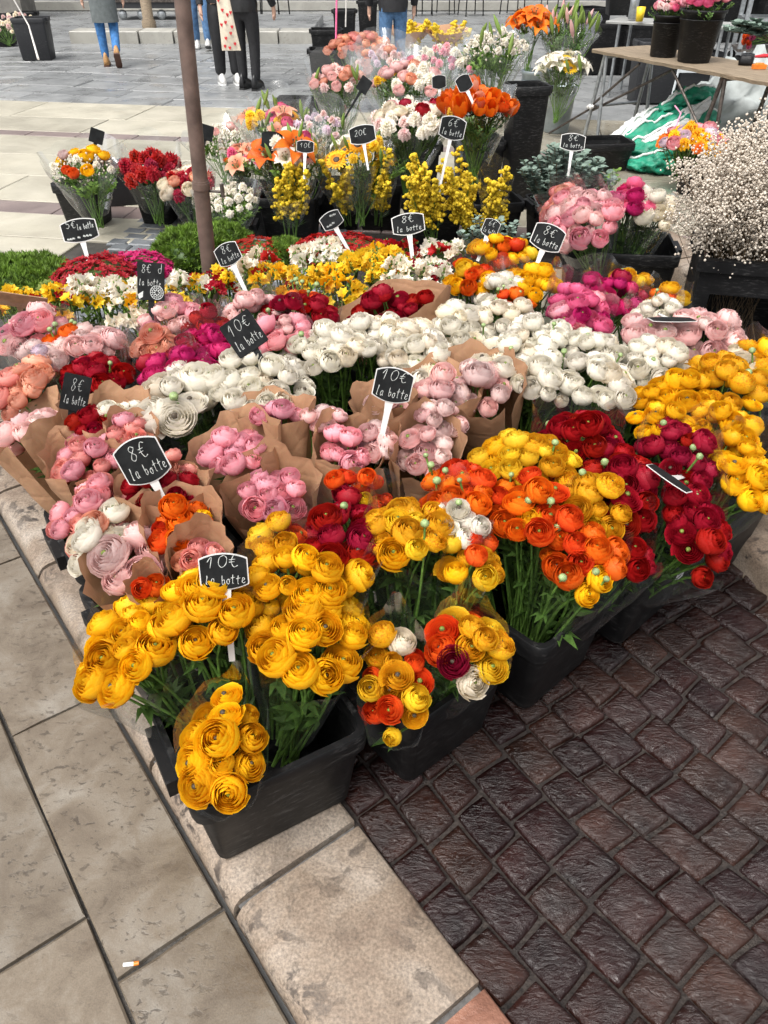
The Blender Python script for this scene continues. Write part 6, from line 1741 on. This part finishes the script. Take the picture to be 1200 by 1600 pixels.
def person(label, loc, yaw, legs, top_mat, leg_mat, shoe_mat, sole_mat, hem=.86, arms=None, leg_w=1.0, heel=.02, lift=(0, 0), foot_pitch=(0, 0), coat=False):
    """legs: for left and right (ankle forward offset, ankle height, knee forward offset); faces +Y before the turn"""
    t = thing('person', label, 'person', loc, yaw)
    hipz, shz = .92, 1.42
    arms = arms or ((.06, .02), (.06, .02))
    V = [((0, 0, hipz), (.15, .11)), ((0, .01, 1.12), (.135, .10)), ((0, 0, 1.32), (.16, .11)), ((0, -.01, 1.46), (.075, .07)), ((0, .0, 1.53), (.055, .055)), ((0, .02, 1.60), (.07, .085)), ((0, .02, 1.68), (.078, .095)), ((0, .01, 1.745), (.055, .07))]
    Ed = [(i, i+1) for i in range(7)]
    J = {}
    for s, (af, az, kf), in zip((-1, 1), legs):
        hip = Vector((s*.09, 0, hipz-.06)); knee = Vector((s*.095, kf, .50 + az*.35)); ank = Vector((s*.095, af, .09 + az))
        b = len(V); V += [(tuple(hip), .095), (tuple(knee), .06), (tuple(ank), .042)]
        Ed += [(0, b), (b, b+1), (b+1, b+2)]; J[s] = (hip, knee, ank)
    A = {}
    for s, (fx, fy) in zip((-1, 1), arms):
        sh = Vector((s*.19, 0, shz-.02)); el = Vector((s*(.25+fx*.3), fy*.3 - .02, 1.12)); wr = Vector((s*(.22+fx), fy + .06, .88 + max(0, fy)*.25))
        b = len(V); V += [(tuple(sh), .055), (tuple(el), .042), (tuple(wr), .028), (tuple(wr + Vector((0, .015, -.07))), (.04, .02))]
        Ed += [(2, b), (b, b+1), (b+1, b+2), (b+2, b+3)]; A[s] = (sh, el, wr)
        pz = wr + Vector((0, .015, -.07))
        for fi in range(5):                                       # fingers and thumb
            off = Vector((0, (-.03 + .018*fi) if fi < 4 else .02, -.02 if fi < 4 else .015)); ln = (.055, .07, .075, .065, .045)[fi]
            p1 = pz + off + Vector((0, .012 if fi == 4 else 0, -ln*.6)); p2 = p1 + Vector((-s*.012, .008, -ln*.45))
            c_ = len(V); V += [(tuple(p1), .009), (tuple(p2), .008)]; Ed += [(b+3, c_), (c_, c_+1)]
    skin_obj('body', V, Ed, M_SKIN, t, 0, 2)
    # trousers
    V = [((0, 0, hipz+.07), (.16, .12)), ((0, 0, hipz-.04), (.17, .13))]; Ed = [(0, 1)]
    for s in (-1, 1):
        hip, knee, ank = J[s]; b = len(V)
        V += [(tuple(hip + Vector((0, 0, -.06))), .105*leg_w**.5), (tuple(hip.lerp(knee, .5)), .092*leg_w), (tuple(knee), .075*leg_w), (tuple(knee.lerp(ank, .5)), .066*leg_w), (tuple(ank + Vector((0, 0, .0))), .058*leg_w)]
        Ed += [(1, b), (b, b+1), (b+1, b+2), (b+2, b+3), (b+3, b+4)]
    skin_obj('trousers', V, Ed, leg_mat, t, 1, 2)
    # jacket or coat: one shell with sleeves
    mb = MB(); rings = []
    prof = [(hem, .19 if coat else .175, .145), (hem + (1.0-hem)*.5, .185, .14), (1.02, .17, .125), (1.2, .185, .125), (1.36, .20, .12), (1.44, .15, .10), (1.49, .075, .075)]
    for z, rx, ry in prof:
        rings.append([(rx*math.cos(a*math.pi/10)*(1 + .02*math.sin(a*3 + z*9)), ry*math.sin(a*math.pi/10)*(1 + .03*math.sin(a*2.5 + z*7)), z) for a in range(20)])
    loft(mb, rings, False, False)
    for s in (-1, 1):
        sh, el, wr = A[s]; mb.tube([tuple(sh + Vector((-s*.04, 0, .02))), tuple(sh), tuple(sh.lerp(el, .5)), tuple(el), tuple(el.lerp(wr, .5)), tuple(wr)], [.06, .075, .066, .056, .05, .043], 12, 0, True)
    mb.build('coat' if coat else 'jacket', top_mat, t)
    # hair
    mb = MB(); mb.ball((0, .005, 1.70), .105, 14, 10, 0, (.95, 1.1, 1.0)); mb.v = [(x, y - (.02 if z < 1.68 else 0), z if y < .06 or z > 1.71 else 1.71) for x, y, z in mb.v]; mb.build('hair', M_HAIR, t)
    mb = MB(); mb.ball((0, .115, 1.635), .018, 6, 5, 0, (.8, 1.2, 1.4)); mb.ball((.085, .02, 1.64), .022, 6, 5, 0, (.4, .8, 1.3)); mb.ball((-.085, .02, 1.64), .022, 6, 5, 0, (.4, .8, 1.3)); mb.build('nose_and_ears', M_SKIN, t)
    mb = MB(); [mb.ball((sx*.032, .098, 1.665), .011, 6, 5) for sx in (-1, 1)]; mb.build('eyes', M_PRINT, t)
    mb = MB(); mb.ball((0, .104, 1.595), .024, 8, 4, 0, (1, .4, .25)); mb.build('mouth', M_REDP, t)
    for s, fp in zip((-1, 1), foot_pitch):
        hip, knee, ank = J[s]
        M = Matrix.Translation(ank) @ Matrix.Rotation(fp, 4, 'X')
        mb = MB(); R_s = []
        for y, wx, zt in ((-.085, .030, .05), (-.06, .040, .10), (0, .044, .11), (.05, .042, .055), (.10, .046, .025), (.15, .042, .005), (.185, .022, -.03)):
            R_s.append([tuple(M @ Vector((wx*math.cos(k*math.pi/6), y, -.07 + heel*.0 + (zt + .07)*max(0, math.sin(k*math.pi/6)) - .0*min(0, math.sin(k*math.pi/6))))) for k in range(12)])
        loft(mb, R_s, True, True); mb.build('shoe', shoe_mat, t)
        mb = MB(); R_s = []
        for y, wx in ((-.09, .032), (-.06, .043), (.05, .043), (.12, .047), (.17, .036), (.192, .02)):
            hh = heel if y < -.0 else .016
            R_s.append([tuple(M @ Vector(q)) for q in ((-wx, y, -.09), (wx, y, -.09), (wx, y, -.068), (-wx, y, -.068))])
        loft(mb, R_s, True, True); mb.build('sole', sole_mat, t, False)
    return t
g1 = (-4.009, 13.089, -0.060)
person('person in long grey coat, blue jeans and tan boots walking away', g1, R_(12), ((.05, 0, .03), (-.22, .10, .06)), M_COAT, M_JEAN, M_TAN, M_SOLE, hem=.56, coat=True, foot_pitch=(0, R_(-48)))
g1 = (-3.070, 15.186, -0.060)
person('person in blue jeans and black and white sneakers walking behind the pole', g1, R_(188), ((.18, .02, .12), (-.14, 0, .0)), M_BLACKC, M_JEAN2, M_WHITE, M_PRINT, hem=.9, foot_pitch=(R_(10), R_(-8)))
g3 = (-2.039, 11.518, -0.060)
person('person in loose black trousers and white sneakers standing behind the pole', g3, R_(200), ((.03, 0, .02), (-.04, 0, .02)), M_BLACKC, M_BLACKC, M_WHITE, M_PAPER, hem=.9, leg_w=1.25)
g4 = (-1.698, 11.068, -0.060)
person('person in black leather jacket, black jeans and boots standing with cigarette', g4, R_(-18), ((.02, 0, .01), (-.02, 0, .02)), M_LEATHER, M_BLACKC, M_LEATHER, M_PRINT, hem=.84, heel=.03, arms=((.04, .02), (.10, .10)))
g5 = (0.110, 11.200, 0.674)
person('person in blue jeans and black top standing behind the wrapped bouquets', (g5[0], g5[1], GZ), R_(10), ((.02, 0, .01), (-.02, 0, .02)), M_BLACKC, M_JEAN2, M_LEATHER, M_PRINT, hem=.82)
# tote bag with red hearts
b_ = Vector((-1.792, 10.500, 0.695)); t = thing('tote_bag', 'cream tote bag printed with red hearts hanging at the side of two people', 'bag', b_)
mb = MB()
def bagf(u, v):
    w = .07 + .04*(1-v); x = (u*2-1)*w; bulge = .03*math.sin(math.pi*u)*math.sin(math.pi*min(1, v*1.2))
    return Vector((x - .04*v, -.03 - bulge + .01*math.sin(u*9 + v*4), -.26 + .55*v))
mb.grid(bagf, 10, 10); mb.grid(lambda u, v: bagf(1-u, v) + Vector((0, .03 + .05*math.sin(math.pi*u)*math.sin(math.pi*min(1, v*1.2)), 0)), 10, 10)
mb.build('sack', simple('cream_cotton', (0.62, 0.55, 0.44), .85, .06, 30, .1), t)
mb = MB(); mb.tube([(-.11, -.02, .27), (-.08, -.02, .5), (-.02, 0, .62), (.0, -.02, .5), (.03, -.02, .27)], .012, 6); mb.build('strap', M_CANW, t)
hm = [(0, -.5), (.45, .05), (.42, .35), (.2, .45), (0, .25), (-.2, .45), (-.42, .35), (-.45, .05)]
for k in range(13):
    u, v = .2 + .3*(k % 3) + .12*((k//3) % 2) + .04*math.sin(k*5.1), .08 + .2*(k//3) + .05*math.sin(k*3.7)
    if u > .92: continue
    c = bagf(u, v); mb = MB(); mb.add([(c.x + p[0]*.035, c.y - .012, c.z + p[1]*.042) for p in hm], [tuple(range(8))]); mb.build('heart_print', M_REDP, t, False)
# ------------------------------------------------------------------ far edge of the square
M_STEP = mat_stone('step_stone', (0.26,0.25,0.22), (0.33,0.32,0.285), (0.40,0.385,0.34), pit_amt=.3, scale=2, tone=.08)
t = thing('stone_step', 'low pale stone step behind the walking people', 'step', (0, 0, 0))
for k in range(7):
    mb = MB(); x0 = -5.6 + k*.62; prism(mb, [(x0+.01, 16.0), (x0+.61, 15.95), (x0+.61, 16.5), (x0+.01, 16.55)], -.07, .12, .015); mb.build('block', M_STEP, t, False)
mb = MB(); prism(mb, [(-5.5, 16.56), (-1.3, 16.5), (-1.3, 19.5), (-5.5, 19.5)], -.07, .10, .01); mb.build('platform', M_GREY, t, False)
t = thing('platform_trolley', 'dark flat platform trolley on small castors behind the people', 'trolley', (-5.35, 18.2, .10), 0)
mb = MB(); mb.box((0, 0, .20), (1.35, .8, .30)); mb.build('deck', M_BING, t, False)
mb = MB(); mb.box((-.02, -.02, .30), (1.37, .82, .345)); mb.build('deck_edge', M_IRON, t, False)
for x in (.12, .5, .9, 1.25):
    mb = MB(); Mw = Matrix.Rotation(R_(90), 4, 'X'); Mw.translation = (x, .08, .09); mb.lathe([(0, -.03), (.085, -.03), (.085, .03), (0, .03)], 14, 0, Mw); mb.build('castor', M_STEEL, t)
mb = MB(); mb.lathe([(.13, 0), (.13, .1), (.10, .14), (.095, 3.0)], 14); o = tag(mb.build('wooden_post', M_WOOD), 'thick weathered post behind the brown pole', 'post'); o.location = (-4.35, 16.8, .1)
mb = MB(); rr_ = rng
for k in range(5):
    prism(mb, [(-.9+.04*(k % 2), 0), (.9-.05*(k % 2), 0), (.88, .9), (-.9, .9)], k*.5 + .002, (k+1)*.5, .02)
o = tag(mb.build('stone_pillar', mat_stone('old_pillar', (0.09,0.085,0.075), (0.15,0.14,0.125), (0.21,0.20,0.175), scale=3, bs=.8), None, False), 'rough dark stone pillar at the top left', 'pillar'); o.location = (-9.0, 20.5, GZ)
def bistro_chair(loc, rz, lab):
    t = thing('bistro_chair', lab, 'chair', loc, rz, 'dark terrace chairs')
    for (x, y) in ((-.2, -.2), (.2, -.2), (-.2, .2), (.2, .2)):
        mb = MB(); mb.tube([(x*1.1, y*1.1, 0), (x, y, .46), (x, y + (.06 if y > 0 else 0), .9 if y > 0 else .46)], .014, 6); mb.build('leg', M_SLATE, t)
    mb = MB(); mb.box((-.23, -.23, .45), (.23, .23, .48)); mb.build('seat', M_BING, t, False)
    for z in (.6, .72, .84):
        mb = MB(); mb.box((-.2, .225, z), (.2, .25, z+.06)); mb.build('back_slat', M_BING, t, False)
CH = [(-3.527, 19.802, -0.060), (-2.342, 19.802, -0.060), (-2.643, 20.682, -0.060), (0.822, 21.311, -0.060), (1.394, 21.639, -0.060), (2.017, 21.311, -0.060), (3.031, 21.639, -0.060), (4.030, 21.976, -0.060), (6.010, 22.324, -0.060)]
for k, c in enumerate(CH):
    bistro_chair(c, R_(40*k), ('dark terrace chair just right of the brown pole at the top', 'dark terrace chair right of the person in leather jacket', 'dark terrace chair behind the one beside the leather jacket', 'leftmost dark terrace chair above the far goldenrod', 'second dark terrace chair above the far goldenrod', 'third dark terrace chair above the far goldenrod', 'dark terrace chair behind the white blossom spray', 'dark terrace chair behind the lily buds', 'dark terrace chair behind the back table')[k])
mb = MB(); mb.box((-14, 0, -.05), (14, .35, .12)); o = structure(mb.build('far_kerb', M_STEP, None, False)); o.location = (0, 22.5, 0)
mb = MB(); mb.box((-30, 0, -.05), (30, .4, 7)); 
o = tag(mb.build('shop_front', M_BING, None, False), 'dark shop front base beyond the terrace chairs', 'building'); o.location = (0, 26.5, 0)
# litter
c = (-0.508, 0.669, -0.040); t = thing('cigarette_butt', 'cigarette butt lying in the joint of the pavement slabs', 'cigarette', (c[0], c[1], -.036), R_(5))
mb = MB(); mb.tube([(-.008, 0, 0), (.012, 0, 0)], .004, 8); mb.build('paper', M_PAPER, t); mb = MB(); mb.tube([(.0121, 0, 0), (.022, .001, 0)], .0041, 8); mb.build('filter', M_ORP, t)
